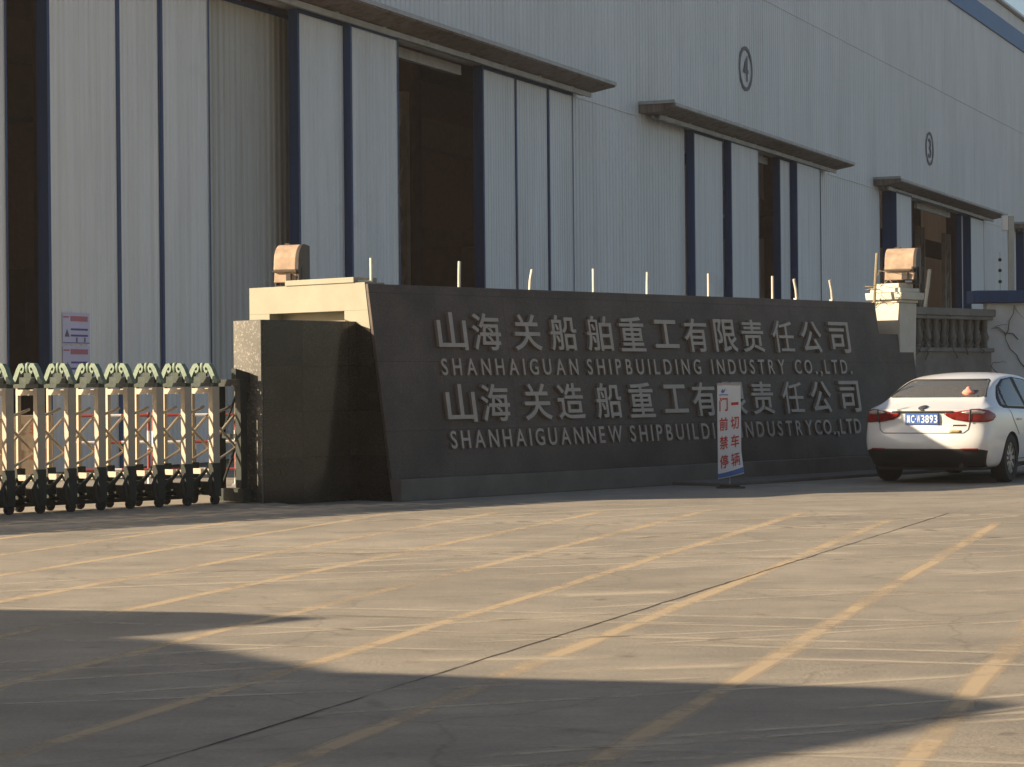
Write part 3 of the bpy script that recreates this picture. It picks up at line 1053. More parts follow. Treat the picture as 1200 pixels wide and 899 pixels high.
# ------------------------------------------------------------------ folding gate
gate = empty('folding_gate', wall_world(-1.56, 0.84, 0.03), RW - R(4))       # local x along the run (towards the pillar), y backwards
tag(gate, 'retractable folding steel gate with pale green wave crests', 'gate')
NU, SP, GD = 22, 0.372, 0.40
crest_prof_top, crest_prof_bot = [], []
def crest_mb():
    """Wave crest over one frame, lying across its depth: a knob in the middle and two swept arms."""
    m = MB()
    L2 = 0.275
    def fn(a, bb, d): return (d, GD / 2 + a, bb)
    # S-shaped arms with curled inner ends
    for s in (-1, 1):
        path = [(s * (L2 + 0.02), 1.352, 0.016), (s * L2 * 0.92, 1.368, 0.028), (s * L2 * 0.78, 1.412, 0.033), (s * L2 * 0.62, 1.480, 0.034),
                (s * L2 * 0.46, 1.530, 0.030), (s * L2 * 0.30, 1.540, 0.022), (s * L2 * 0.20, 1.515, 0.016), (s * L2 * 0.24, 1.478, 0.014), (s * L2 * 0.36, 1.462, 0.014), (s * L2 * 0.42, 1.482, 0.010)]
        up, dn = [], []
        for i, (a, z, h) in enumerate(path):
            p0 = path[max(0, i - 1)]
            p1 = path[min(len(path) - 1, i + 1)]
            da, dz = p1[0] - p0[0], p1[1] - p0[1]
            l = math.hypot(da, dz)
            na, nz = -dz / l, da / l
            up.append((a + na * h, z + nz * h))
            dn.append((a - na * h, z - nz * h))
        # quads between the two edges, given thickness
        for i in range(len(path) - 1):
            q = [up[i], up[i + 1], dn[i + 1], dn[i]]
            m.hexa([fn(*q[0], -0.026), fn(*q[1], -0.026), fn(*q[2], -0.026), fn(*q[3], -0.026),
                    fn(*q[0], 0.026), fn(*q[1], 0.026), fn(*q[2], 0.026), fn(*q[3], 0.026)])
    m.lathe([(0.012, 1.45), (0.026, 1.47), (0.034, 1.52), (0.028, 1.558), (0.010, 1.57)], 12, (0, GD / 2, 0))
    return m
def unit_parts(parent):
    """One frame of the gate: post, rails, casting, wheels, crest; returns the part meshes."""
    out = []
    m = MB()
    m.box(-0.046, 0.046, -0.042, 0.042, 0.42, 1.30)
    out.append(m.build('post', M['steel'], parent, bevel=0.006))
    m = MB()
    m.box(-0.020, 0.020, GD - 0.018, GD + 0.018, 0.42, 1.30)
    out.append(m.build('rear_post', M['link'], parent))
    m = MB()
    m.box(-0.044, 0.022, 0.043, GD - 0.019, 1.225, 1.285)
    out.append(m.build('top_rail', M['steel'], parent))
    m = MB()
    m.box(-0.044, 0.022, 0.043, GD - 0.019, 0.335, 0.395)
    out.append(m.build('bottom_rail', M['steel'], parent))
    m = MB()
    m.box(-0.035, 0.035, -0.04, GD + 0.04, 1.301, 1.345)
    m.box(-0.018, 0.018, 0.05, GD - 0.05, 1.346, 1.415)
    m.box(-0.012, 0.012, 0.13, GD - 0.13, 1.416, 1.46)
    out.append(m.build('crest_bracket', M['crestdark'], parent))
    out.append(crest_mb().build('crest', M['crest'], parent, smooth=True))
    m = MB()
    for y in (0.0, GD):
        m.hexa([(-0.040, y - 0.05, 0.09), (0.055, y - 0.05, 0.09), (0.055, y + 0.05, 0.09), (-0.040, y + 0.05, 0.09),
                (-0.052, y - 0.045, 0.46), (0.052, y - 0.045, 0.46), (0.052, y + 0.045, 0.46), (-0.052, y + 0.045, 0.46)])
        m.tube([(-0.05, y - 0.03, 0.36), (-0.105, y - 0.045, 0.25), (-0.10, y - 0.055, 0.13), (-0.04, y - 0.06, 0.05)], [0.016, 0.024, 0.022, 0.014], 8)
    m.box(-0.03, 0.03, 0.05, GD - 0.05, 0.18, 0.25)
    m.box(-0.24, -0.10, 0.12, 0.30, 0.19, 0.29)
    m.box(-0.018, 0.018, 0.051, GD - 0.051, 0.10, 0.178)
    m.box(-0.372, 0.0, GD * 0.5 + 0.1, GD * 0.5 + 0.16, 0.06, 0.12)
    m.tube([(-0.02, 0.10, 0.40), (-0.16, 0.06, 0.30), (-0.30, 0.10, 0.17)], [0.02, 0.026, 0.018], 7)
    m.tube([(-0.30, 0.28, 0.36), (-0.16, 0.24, 0.24), (-0.02, 0.28, 0.13)], [0.018, 0.024, 0.018], 7)
    m.tube([(-0.36, 0.20, 0.13), (0.0, 0.20, 0.13)], 0.018, 6)
    out.append(m.build('foot_casting', M['iron'], parent, bevel=0.006))
    for y in (0.0, GD):
        m = MB()
        m.cyl((0, y, 0.055), (0, 1, 0), 0.054, 0.04, 16)
        out.append(m.build('wheel', M['rubber'], parent, smooth=True))
    return out
first = unit_parts(gate)
for o in first:
    o.location = (-SP, 0, 0)
for k in range(2, NU):
    for o in first:
        c = o.copy()
        S.collection.objects.link(c)
        c.parent = gate
        c.location = (-SP * k, 0, 0)
lk = None
def link_bar(x0, z0, x1, z1, y, bow=0.02):
    m = MB()
    pts = []
    for i in range(7):
        t = i / 6
        pts.append((x0 + (x1 - x0) * t, y - bow * math.sin(PI * t), z0 + (z1 - z0) * t))
    m.tube(pts, 0.016, 8)
    return m.build('scissor_link', M['link'], gate, smooth=True)
protos = [link_bar(0.0, 0.62, -SP, 0.98, 0.10, 0.0), link_bar(0.0, 0.98, -SP, 0.62, 0.13, 0.0),
          link_bar(-0.02, 1.08, -SP + 0.02, 0.98, 0.16, 0.03), link_bar(0.0, 0.62, -SP, 0.44, 0.10, 0.02)]
for k in range(1, NU - 1):
    for o in protos:
        c = o.copy()
        S.collection.objects.link(c)
        c.parent = gate
        c.location = (-SP * k, 0, 0)
# closing frame next to the pillar
m = MB()
m.box(-0.045, 0.045, -0.05, 0.05, 0.10, 1.30)
m.box(-0.045, 0.045, GD - 0.05, GD + 0.05, 0.10, 1.30)
m.box(-0.055, 0.055, -0.06, GD + 0.06, 1.301, 1.38)
m.box(-0.06, 0.06, -0.10, GD + 0.10, 0.02, 0.16)
m.box(-0.02, 0.02, 0.051, GD - 0.051, 0.72, 0.77)
m.tube([(0.0, 0.04, 0.74), (0.0, GD - 0.04, 0.2)], 0.016, 6)
m.tube([(0.0, 0.04, 1.28), (0.0, GD - 0.04, 0.77)], 0.016, 6)
m.prism([(-0.10, 1.381), (0.06, 1.381), (0.11, 1.33), (0.15, 1.38), (0.10, 1.45), (0.01, 1.47), (-0.10, 1.50)], lambda a, bb, d: (a, d, bb), -0.04, 0.04)
m.prism([(0.046, 1.10), (0.075, 1.14), (0.085, 1.22), (0.046, 1.25)], lambda a, bb, d: (a, d, bb), -0.03, 0.03)
m.build('closing_frame', M['iron'], gate)

# ------------------------------------------------------------------ things in the yard behind the gate
def barrier(loc, length, rz, lab):
    p = empty('crowd_barrier', loc, rz)
    tag(p, lab, 'barrier', 'red and white barriers behind the gate')
    n = int(length / 0.32)
    for z in (0.23, 0.60, 0.96):
        m = MB()
        for k in range(n):
            a, c = length * k / n, length * (k + 1) / n
            m.tube([(a, 0, z), (c, 0, z)], 0.020, 10, (k + (1 if z == 0.6 else 0)) % 2)
        m.build('rail', [M['red'], M['white']], p, smooth=True)
    for x in (0.0, length / 2, length):
        m = MB()
        for k in range(4):
            m.tube([(x, 0.03, 0.25 * k), (x, 0.03, 0.25 * (k + 1))], 0.021, 10, k % 2)
        m.box(x - 0.04, x + 0.04, -0.2, 0.26, 0.0, 0.03, 0)
        m.build('upright', [M['white'], M['red']], p)
barrier((-5.98, 31.0, 0), 1.08, 0.0, 'red and white tube barrier beside the tan board')
barrier((-4.82, 30.9, 0), 1.10, R(2), 'red and white tube barrier nearest the granite pillar')
bd = empty('tan_board', (-6.85, 30.6, 0), R(3))
tag(bd, 'tan board with faded orange lettering standing behind the folding gate', 'board')
m = MB()
m.box(0, 0.74, 0, 0.06, 0.10, 0.98)
m.box(0.04, 0.10, 0.0, 0.4, 0.0, 0.10)
m.box(0.64, 0.70, 0.0, 0.4, 0.0, 0.10)
m.build('panel', M['tan'], bd, bevel=0.006)
for i in range(4):
    for j in range(2):
        m = MB()
        cx, cz = 0.10 + i * 0.17, 0.74 - j * 0.34
        m.box(cx + 0.028, cx + 0.046, -0.0045, -0.0005, cz - 0.02, cz + 0.13)
        for q in range(3):
            m.box(cx + rnd.uniform(-.03, .0), cx + rnd.uniform(.06, .09), -0.004 + q * 0.0002, -0.001, cz + q * 0.045, cz + q * 0.045 + 0.018)
        m.build('faded_character', M['tanred'], bd)

# ------------------------------------------------------------------ no-parking banner stand
ban = empty('banner_stand', (2.715, 28.85, 0), R(-4))
tag(ban, 'white pull-up banner with red Chinese characters standing before the sign wall', 'banner stand')
m = MB()
m.box(-0.17, 0.19, -0.10, 0.10, 0.0, 0.018)
m.box(-0.13, 0.13, -0.025, 0.025, 0.018, 0.05)
m.build('base', M['lampdark'], ban, bevel=0.008)
m = MB()
m.tube([(0.0, 0.05, 0.02), (0.0, 0.03, 1.31)], 0.009, 8)
m.build('support_pole', M['pole'], ban)
m = MB()
m.box(-0.15, 0.15, -0.02, 0.02, 1.295, 1.318)
m.build('top_rail', M['track'], ban)
m = MB()
def sheet_pt(u, z):
    """Banner surface, its lower right corner lifted and curled forward."""
    k = max(0.0, u - 0.30) / 0.70 * max(0.0, (0.42 - z) / 0.30)
    k = min(1.0, k)
    zb = 0.115 + 0.045 * max(0.0, u) ** 1.5 * 1.6
    zz = zb + (z - 0.12) * (1.295 - zb) / (1.295 - 0.12)
    return (-0.147 + 0.294 * u + 0.03 * k, -0.012 - 0.05 * k * k + 0.004 * math.sin(u * 5 + z * 7), zz)
nu, nz = 12, 40
vs = [sheet_pt(i / nu, 0.12 + (1.295 - 0.12) * j / nz) for j in range(nz + 1) for i in range(nu + 1)]
fs = [(j * (nu + 1) + i, j * (nu + 1) + i + 1, (j + 1) * (nu + 1) + i + 1, (j + 1) * (nu + 1) + i) for j in range(nz) for i in range(nu)]
m.add(vs, fs)
so = m.build('sheet', M['banner'], ban, smooth=True, recalc=False)
sm = so.modifiers.new('thick', 'SOLIDIFY')
sm.thickness = 0.004
sm.offset = -1
def sheet_fn(a, z, d):
    p = sheet_pt(a, z)
    return (p[0], p[1] - 0.001 - d, p[2])
def banner_col(text, u0, u1, zs):
    for ch, (z0, z1) in zip(text, zs):
        mm = MB()
        if ch == '一':
            glyph_mb(mm, ch, sheet_fn, u0 + 0.03, u1 - 0.01, (z0 + z1) / 2 - 0.018, (z0 + z1) / 2 + 0.018, 0.001, 0.004, 0.012)
        else:
            glyph_mb(mm, ch, sheet_fn, u0, u1, z0, z1, 0.001, 0.004, 0.003 if ch == '辆' else 0.014)
        mm.build('printed_character', M['bannerred'], ban)
zs = [(0.965, 1.135), (0.72, 0.885), (0.485, 0.65), (0.245, 0.415)]
banner_col('一切车辆', 0.56, 0.91, zs)
banner_col('门前禁停', 0.09, 0.44, zs)
mm = MB()
vsb, fsb = [], []
for i in range(13):
    u = i / 12
    vsb += [sheet_fn(u, 0.135, 0.0025), sheet_fn(u, 0.185 + 0.02 * u, 0.0025)]
for i in range(12):
    fsb.append((2 * i, 2 * i + 2, 2 * i + 3, 2 * i + 1))
mm.add(vsb, fsb)
mm.build('blue_stripe', M['bannerblue'], ban, recalc=False)
mm = MB()
mm.prism([(0.16, 1.205), (0.22, 1.245), (0.27, 1.225), (0.36, 1.25), (0.31, 1.21), (0.24, 1.19)], sheet_fn, 0.001, 0.004)
mm.prism([(0.09, 1.165), (0.46, 1.165), (0.46, 1.175), (0.09, 1.175)], sheet_fn, 0.001, 0.004)
mm.build('emblem', M['bannerblue'], ban)

# ------------------------------------------------------------------ white sedan
def build_car():
    car = empty('white_sedan', (5.2, 29.35, 0), R(90 - 29))        # local x forward from the rear bumper, y to its left
    tag(car, 'white four-door sedan parked beside the sign wall, blue number plate at rear', 'car')
    K = 6
    st = [  # x, z bottom, z top, belt z, half width, top half width
        (0.15, 0.24, 1.000, 0.955, 0.800, 0.66), (0.32, 0.20, 1.045, 0.965, 0.850, 0.665), (0.50, 0.20, 1.090, 0.970, 0.872, 0.655),
        (0.72, 0.20, 1.195, 0.965, 0.885, 0.63), (0.98, 0.19, 1.300, 0.955, 0.890, 0.605), (1.25, 0.19, 1.375, 0.945, 0.890, 0.592),
        (1.60, 0.18, 1.425, 0.935, 0.890, 0.585), (2.05, 0.18, 1.442, 0.925, 0.890, 0.585), (2.45, 0.18, 1.430, 0.915, 0.890, 0.590),
        (2.75, 0.18, 1.365, 0.905, 0.890, 0.610), (3.05, 0.18, 1.215, 0.895, 0.890, 0.640), (3.40, 0.19, 1.030, 0.890, 0.885, 0.680),
        (3.80, 0.20, 0.955, 0.870, 0.870, 0.690), (4.15, 0.21, 0.875, 0.805, 0.840, 0.670), (4.40, 0.24, 0.780, 0.700, 0.760, 0.600)]
    def off(z):
        pts = [(0.2, 0.16), (0.30, 0.09), (0.40, 0.03), (0.50, 0.0), (0.60, 0.0), (0.645, 0.03), (0.70, 0.065), (0.84, 0.072), (0.93, 0.045), (0.985, 0.02), (1.02, 0.06), (1.6, 0.06)]
        for (z0, o0), (z1, o1) in zip(pts, pts[1:]):
            if z <= z1:
                t = max(0, (z - z0) / (z1 - z0))
                return o0 + (o1 - o0) * t
        return 0.06
    rings, vs, fs = [], [], []
    for si, (x, zb, zt, zl, hw, tw) in enumerate(st):
        sides = [(hw - 0.05, zb + 0.05), (hw - 0.012, zb + 0.18), (hw, 0.53), (hw, 0.64), (hw - 0.006, 0.76), (hw - 0.022, zl - 0.05), (hw - 0.055, zl)]
        za, ya = zl, hw - 0.055
        zr, yr = zt - 0.045, tw
        if zr - za > 0.15:
            ya2 = hw - 0.095
            sides.append((ya2, za + 0.025))
            sides.append((ya2 + (yr - ya2) * 0.5, za + (zr - za) * 0.52))
            sides.append((yr + 0.02, zr - 0.035))
        else:
            for q in (0.3, 0.62, 0.88):
                sides.append((ya + (yr - ya) * q, za + (zr - za) * (q ** 0.7)))
        fade = max(0.0, 1 - si / 2.0)
        def vx(z):
            return x + off(z) * fade
        row = []
        for k in range(K + 1):
            row.append((vx(zb), -(hw - 0.12) + 2 * (hw - 0.12) * k / K, zb))                 # bottom, right to left
        left = [(vx(z), y, z) for y, z in sides]
        top = []
        for k in range(K + 1):
            q = 1 - 2 * k / K
            top.append((vx(zt), yr * q, zt - 0.045 * abs(q) ** 2.2))                        # top, left to right
        right = [(vx(z), -y, z) for y, z in reversed(sides)]
        rings.append(row + left + top + right)
    n = len(rings[0])
    for rg in rings:
        vs += rg
    for i in range(len(rings) - 1):
        for j in range(n):
            fs.append((i * n + j, i * n + (j + 1) % n, (i + 1) * n + (j + 1) % n, (i + 1) * n + j))
    ns = (n - 2 * (K + 1)) // 2
    def cap(ri, sign_):
        base = ri * n
        rows = [[base + k for k in range(K + 1)]]
        rg = rings[ri]
        for s in range(ns):
            li = base + K + 1 + s
            rj = base + n - 1 - s
            yl = rg[K + 1 + s][1]
            xx, zz = rg[K + 1 + s][0], rg[K + 1 + s][2]
            r_ = [rj]
            for k in range(1, K):
                q = -1 + 2 * k / K
                bx = (1 - abs(q) ** 2.6)
                vs.append((xx + sign_ * 0.15 * bx, yl * q, zz))
                r_.append(len(vs) - 1)
            r_.append(li)
            rows.append(r_)
        rows.append([base + K + 1 + ns + K - k for k in range(K + 1)])
        for a, c in zip(rows, rows[1:]):
            for k in range(K):
                fs.append((a[k], a[k + 1], c[k + 1], c[k]))
    cap(0, -1)
    cap(len(rings) - 1, 1)
    me = bpy.data.meshes.new('tmp_shell')
    me.from_pydata(vs, [], fs)
    bm = bmesh.new()
    bm.from_mesh(me)
    bmesh.ops.recalc_face_normals(bm, faces=bm.faces)
    bm.to_mesh(me)
    bm.free()
    shell = bpy.data.objects.new('tmp_shell', me)
    S.collection.objects.link(shell)
    ss = shell.modifiers.new('s', 'SUBSURF')
    ss.levels = 2
    ss.render_levels = 2
    bpy.context.view_layer.update()
    dg = bpy.context.evaluated_depsgraph_get()
    sm_ = bpy.data.meshes.new_from_object(shell.evaluated_get(dg))
    shell.modifiers.clear()
    shell.data = sm_
    tree = BVHTree.FromPolygons([v.co for v in sm_.vertices], [tuple(p.vertices) for p in sm_.polygons])

    def surf_patch(name, poly, origin, ax, ay, d, mt, lift=0.004, step=0.035, thick=0.006, parent=car, smooth=True):
        """Panel cut to a 2-D outline and laid on the bodywork along direction d."""
        bm = bmesh.new()
        origin, ax, ay, d = Vector(origin), Vector(ax), Vector(ay), Vector(d).normalized()
        bm.faces.new([bm.verts.new((a, c, 0)) for a, c in poly])
        a0, a1 = min(p[0] for p in poly), max(p[0] for p in poly)
        c0, c1 = min(p[1] for p in poly), max(p[1] for p in poly)
        for i in range(1, int((a1 - a0) / step) + 1):
            bmesh.ops.bisect_plane(bm, geom=bm.verts[:] + bm.edges[:] + bm.faces[:], plane_co=(a0 + i * step, 0, 0), plane_no=(1, 0, 0))
        for i in range(1, int((c1 - c0) / step) + 1):
            bmesh.ops.bisect_plane(bm, geom=bm.verts[:] + bm.edges[:] + bm.faces[:], plane_co=(0, c0 + i * step, 0), plane_no=(0, 1, 0))
        for v in bm.verts:
            p = origin + ax * v.co.x + ay * v.co.y
            hit = tree.ray_cast(p, d)
            if hit[0] is None:
                hit = tree.find_nearest(p)
            v.co = hit[0] - d * lift * 0.5 + (hit[1] * lift * 0.5 if hit[1].dot(d) < 0 else Vector())
        me_ = bpy.data.meshes.new(name)
        bmesh.ops.recalc_face_normals(bm, faces=bm.faces)
        bm.normal_update()
        av = sum((f_.normal for f_ in bm.faces), Vector())
        if av.dot(d) > 0:
            bmesh.ops.reverse_faces(bm, faces=bm.faces)
        bm.to_mesh(me_)
        bm.free()
        me_.materials.append(mt)
        o = bpy.data.objects.new(name, me_)
        S.collection.objects.link(o)
        o.parent = parent
        if smooth:
            for p in me_.polygons:
                p.use_smooth = True
        if thick:
            t = o.modifiers.new('t', 'SOLIDIFY')
            t.thickness = thick
            t.offset = -1
        return o

    # bodywork with wheel openings and the rear window cut out
    cut = MB()
    XR, XF, WR = 1.00, 3.70, 0.345
    for xw in (XR, XF):
        for s in (-1, 1):
            cut.cyl((xw, s * 0.82, 0.315), (0, 1, 0), WR, 0.44, 40, 1)
    rw = [(-0.60, 1.105), (-0.645, 1.12), (-0.54, 1.30), (-0.50, 1.325), (0.50, 1.325), (0.54, 1.30), (0.645, 1.12), (0.60, 1.105)]
    cut.prism(rw, lambda a, c, dd: (dd, a, c - 0.0), 0.30, 1.75, 2)
    cut_o = cut.build('tmp_cut', [M['carpaint'], M['cartrim'], M['cabin']])
    sm_.materials.append(M['carpaint'])
    sm_.materials.append(M['cartrim'])
    sm_.materials.append(M['cabin'])
    bo = shell.modifiers.new('b', 'BOOLEAN')
    bo.operation = 'DIFFERENCE'
    bo.object = cut_o
    bo.solver = 'EXACT'
    bo.material_mode = 'TRANSFER'
    bpy.context.view_layer.update()
    dg = bpy.context.evaluated_depsgraph_get()
    bmesh_data = bpy.data.meshes.new_from_object(shell.evaluated_get(dg))
    bmesh_data.name = 'body'
    body = bpy.data.objects.new('body', bmesh_data)
    S.collection.objects.link(body)
    body.parent = car
    for p in bmesh_data.polygons:
        p.use_smooth = True
    es = body.modifiers.new('e', 'EDGE_SPLIT')
    es.split_angle = R(32)
    bpy.data.objects.remove(cut_o)
    bpy.data.objects.remove(shell)

    Yx, Zx = (0, 1, 0), (0, 0, 1)
    rear = dict(origin=(-1, 0, 0), ax=Yx, ay=Zx, d=(1, 0, 0))
    rwo = surf_patch('rear_window', rw, mt=M['rearglass'], lift=-0.004, thick=0.0, **rear)
    # black frit line round the rear glass
    # tail lamps: seen from the rear corners so that they wrap round
    for s in (1, -1):
        dq = Vector((0.80, -s * 0.60, 0))
        axq = Vector((0.60, s * 0.80, 0)) * 1.0                     # along the lamp, towards the outside and forward
        oq = Vector((0.05, s * 0.72, 0)) - dq * 2.0
        pol = [(-0.34, 0.912), (-0.31, 0.87), (-0.24, 0.828), (-0.08, 0.800), (0.18, 0.790), (0.27, 0.812), (0.33, 0.862), (0.31, 0.893), (0.22, 0.935), (0.08, 0.958), (-0.02, 0.955), (-0.12, 0.94), (-0.20, 0.925)]
        if s < 0:
            pol = pol
        lamp = surf_patch('tail_lamp', pol, oq, axq, Zx, dq, M['lampred'], lift=0.012, thick=0.016)
        surf_patch('clear_lens', [(-0.15, 0.918), (-0.06, 0.896), (0.12, 0.900), (0.16, 0.920), (0.06, 0.945), (-0.02, 0.945), (-0.09, 0.935)], oq, axq, Zx, dq, M['lampclear'], lift=0.018, thick=0.004, parent=lamp)
        surf_patch('lens_divider', [(-0.055, 0.79), (-0.035, 0.79), (-0.030, 0.952), (-0.05, 0.952)], oq, axq, Zx, dq, M['seam'], lift=0.021, thick=0.004, parent=lamp)
    # black lower bumper
    surf_patch('lower_bumper', [(-0.80, 0.43), (-0.74, 0.445), (-0.55, 0.455), (0.55, 0.455), (0.74, 0.445), (0.80, 0.43), (0.74, 0.22), (-0.74, 0.22)], mt=M['cartrim'], lift=0.010, **rear)
    for s in (-1, 1):
        surf_patch('bumper_reflector', [(s * 0.50, 0.462), (s * 0.70, 0.462), (s * 0.72, 0.438), (s * 0.52, 0.438)][::s], mt=M['lampred'], lift=0.018, **rear)
    # boot lid gaps
    def gap(pts, wd=0.008):
        for (a, c), (e, f_) in zip(pts, pts[1:]):
            l = math.hypot(e - a, f_ - c)
            nx, nz_ = -(f_ - c) / l * wd / 2, (e - a) / l * wd / 2
            yield [(a + nx, c + nz_), (e + nx, f_ + nz_), (e - nx, f_ - nz_), (a - nx, c - nz_)]
    for q in gap([(-0.60, 0.80), (-0.585, 0.70), (-0.53, 0.655), (0.53, 0.655), (0.585, 0.70), (0.60, 0.80)]):
        surf_patch('boot_gap', q, mt=M['seam'], lift=0.005, thick=0.002, **rear)
    fr_ = [(-0.645, 1.105), (-0.54, 1.31), (-0.50, 1.333), (0.50, 1.333), (0.54, 1.31), (0.645, 1.105)]
    for q in gap(fr_, 0.016):
        surf_patch('window_seal', q, mt=M['seam'], lift=0.006, thick=0.002, **rear)
    surf_patch('plate_garnish', [(-0.42, 0.912), (0.42, 0.912), (0.40, 0.938), (-0.40, 0.938)], mt=M['seam'], lift=0.012, **rear)
    # number plate
    px = 0.052
    pm = MB()
    pm.box(px - 0.012, px + 0.03, -0.22, 0.22, 0.765, 0.905)
    plate = pm.build('number_plate', M['plateblue'], car, bevel=0.004)
    pc = MB()
    fnp = lambda a, c, dd: (px - 0.0125 - dd, -a, c)
    widths = [0.045, 0.045, 0.010, 0.045, 0.045, 0.045, 0.045, 0.045]
    x = -0.197
    for ch, wdt in zip('冀C·W3893', widths):
        if ch == '·':
            pc.cyl((px - 0.014, -(x + 0.005), 0.835), (1, 0, 0), 0.008, 0.004, 12)
        else:
            glyph_mb(pc, ch, fnp, x, x + wdt, 0.785, 0.885, 0.0, 0.003, 0.012)
        x += wdt + 0.0115
    pc.build('plate_characters', M['platewhite'], plate)
    # dark oval emblem, model strip and sticker
    em = [(0.062 * math.cos(a * PI / 10), 0.978 + 0.026 * math.sin(a * PI / 10)) for a in range(20)]
    surf_patch('emblem', em, mt=M['chrome'], lift=0.012, step=0.02, **rear)
    em = [(0.048 * math.cos(a * PI / 10), 0.978 + 0.018 * math.sin(a * PI / 10)) for a in range(20)]
    surf_patch('emblem_centre', em, mt=M['seam'], lift=0.016, step=0.02, **rear)
    surf_patch('model_strip', [(-0.38, 0.762), (-0.55, 0.762), (-0.55, 0.745), (-0.38, 0.745)], mt=M['chrome'], lift=0.008, **rear)
    surf_patch('ochre_sticker', [(-0.36, 0.69), (-0.50, 0.69), (-0.50, 0.662), (-0.36, 0.662)], mt=M['sticker'], lift=0.008, **rear)
    # side glass, pillars, gaps, handles, mirrors
    for s in (-1, 1):
        side = dict(origin=(0, s * 2.0, 0), ax=(1, 0, 0), ay=Zx, d=(0, -s, 0))
        surf_patch('window_surround', [(0.80, 1.00), (0.86, 0.965), (3.16, 0.905), (3.20, 0.93), (2.70, 1.25), (2.40, 1.335), (1.90, 1.365), (1.45, 1.335), (1.15, 1.245), (0.90, 1.09)], mt=M['seam'], lift=0.004, **side)
        surf_patch('rear_quarter_glass', [(0.87, 1.01), (1.02, 0.985), (1.14, 1.215), (1.00, 1.135)], mt=M['carglass'], lift=0.010, **side)
        surf_patch('rear_door_glass', [(1.06, 0.985), (1.86, 0.955), (1.80, 1.345), (1.47, 1.318), (1.20, 1.235)], mt=M['carglass'], lift=0.010, **side)
        surf_patch('front_door_glass', [(1.96, 0.955), (2.98, 0.930), (2.66, 1.235), (2.38, 1.318), (1.92, 1.348)], mt=M['carglass'], lift=0.010, **side)
        for line in ([(1.30, 0.62), (1.10, 0.82), (1.02, 0.97)], [(1.91, 0.30), (1.91, 0.95)], [(3.00, 0.30), (3.02, 0.90)], [(1.32, 0.30), (3.0, 0.30)]):
            for q in gap(line):
                surf_patch('door_gap', q, mt=M['seam'], lift=0.004, thick=0.002, **side)
        for xh in (1.26, 2.10):
            hm = MB()
            hm.box(xh, xh + 0.17, s * 0.886 - 0.012, s * 0.886 + 0.018, 0.800, 0.828)
            hm.build('door_handle', M['carpaint'], car, bevel=0.006)
        surf_patch('sill_trim', [(1.36, 0.20), (3.35, 0.20), (3.35, 0.255), (1.36, 0.255)], mt=M['cartrim'], lift=0.006, **side)
        fl = [(1.04 + 0.075 * math.cos(a * PI / 8), 0.80 + 0.075 * math.sin(a * PI / 8)) for a in range(16)]
        mm = MB()
        mm.hexa([(2.86, s * 0.86, 0.93), (2.97, s * 0.86, 0.93), (2.99, s * 1.04, 0.94), (2.87, s * 1.05, 0.94),
                 (2.86, s * 0.86, 1.00), (2.97, s * 0.86, 1.00), (2.98, s * 1.03, 1.05), (2.88, s * 1.04, 1.05)])
        mm.build('wing_mirror', M['carpaint'], car, bevel=0.02)
        hl = [(4.02, 0.62), (4.42, 0.60), (4.40, 0.68), (4.05, 0.76)]
        surf_patch('headlight', hl, mt=M['lampclear'], lift=0.008, **side)
    surf_patch('windscreen', [(-0.62, 1.06), (0.62, 1.06), (0.50, 1.36), (-0.50, 1.36)], (6, 0, 0), Yx, Zx, (-1, 0, 0), M['carglass'], lift=0.008)
    surf_patch('grille', [(-0.45, 0.50), (0.45, 0.50), (0.50, 0.62), (-0.50, 0.62)], (6, 0, 0), Yx, Zx, (-1, 0, 0), M['cartrim'], lift=0.010)
    # parcel shelf, rear seat backs and head rests seen through the rear window
    sh = MB()
    sh.box(0.62, 1.05, -0.55, 0.55, 1.108, 1.125)
    sh.build('parcel_shelf', M['cabin'], car)
    for y in (-0.34, 0.34, 0.0):
        hm = MB()
        hm.box(1.08, 1.20, y - 0.12, y + 0.12, 1.12, 1.24 if y else 1.20)
        hm.build('head_rest', M['cabin'], car, bevel=0.03)
    hm = MB()
    hm.box(1.35, 1.38, -0.05, 0.02, 1.20, 1.24)
    hm.build('mirror_charm', M['white'], car)
    # exhaust and underside
    um = MB()
    um.box(0.35, 4.2, -0.70, 0.70, 0.175, 0.26)
    um.build('underbody', M['cartrim'], car)
    ex = MB()
    ex.tube([(0.16, -0.48, 0.24), (0.6, -0.48, 0.24)], 0.03, 14)
    ex.build('exhaust_pipe', M['cartrim'], car, smooth=True)
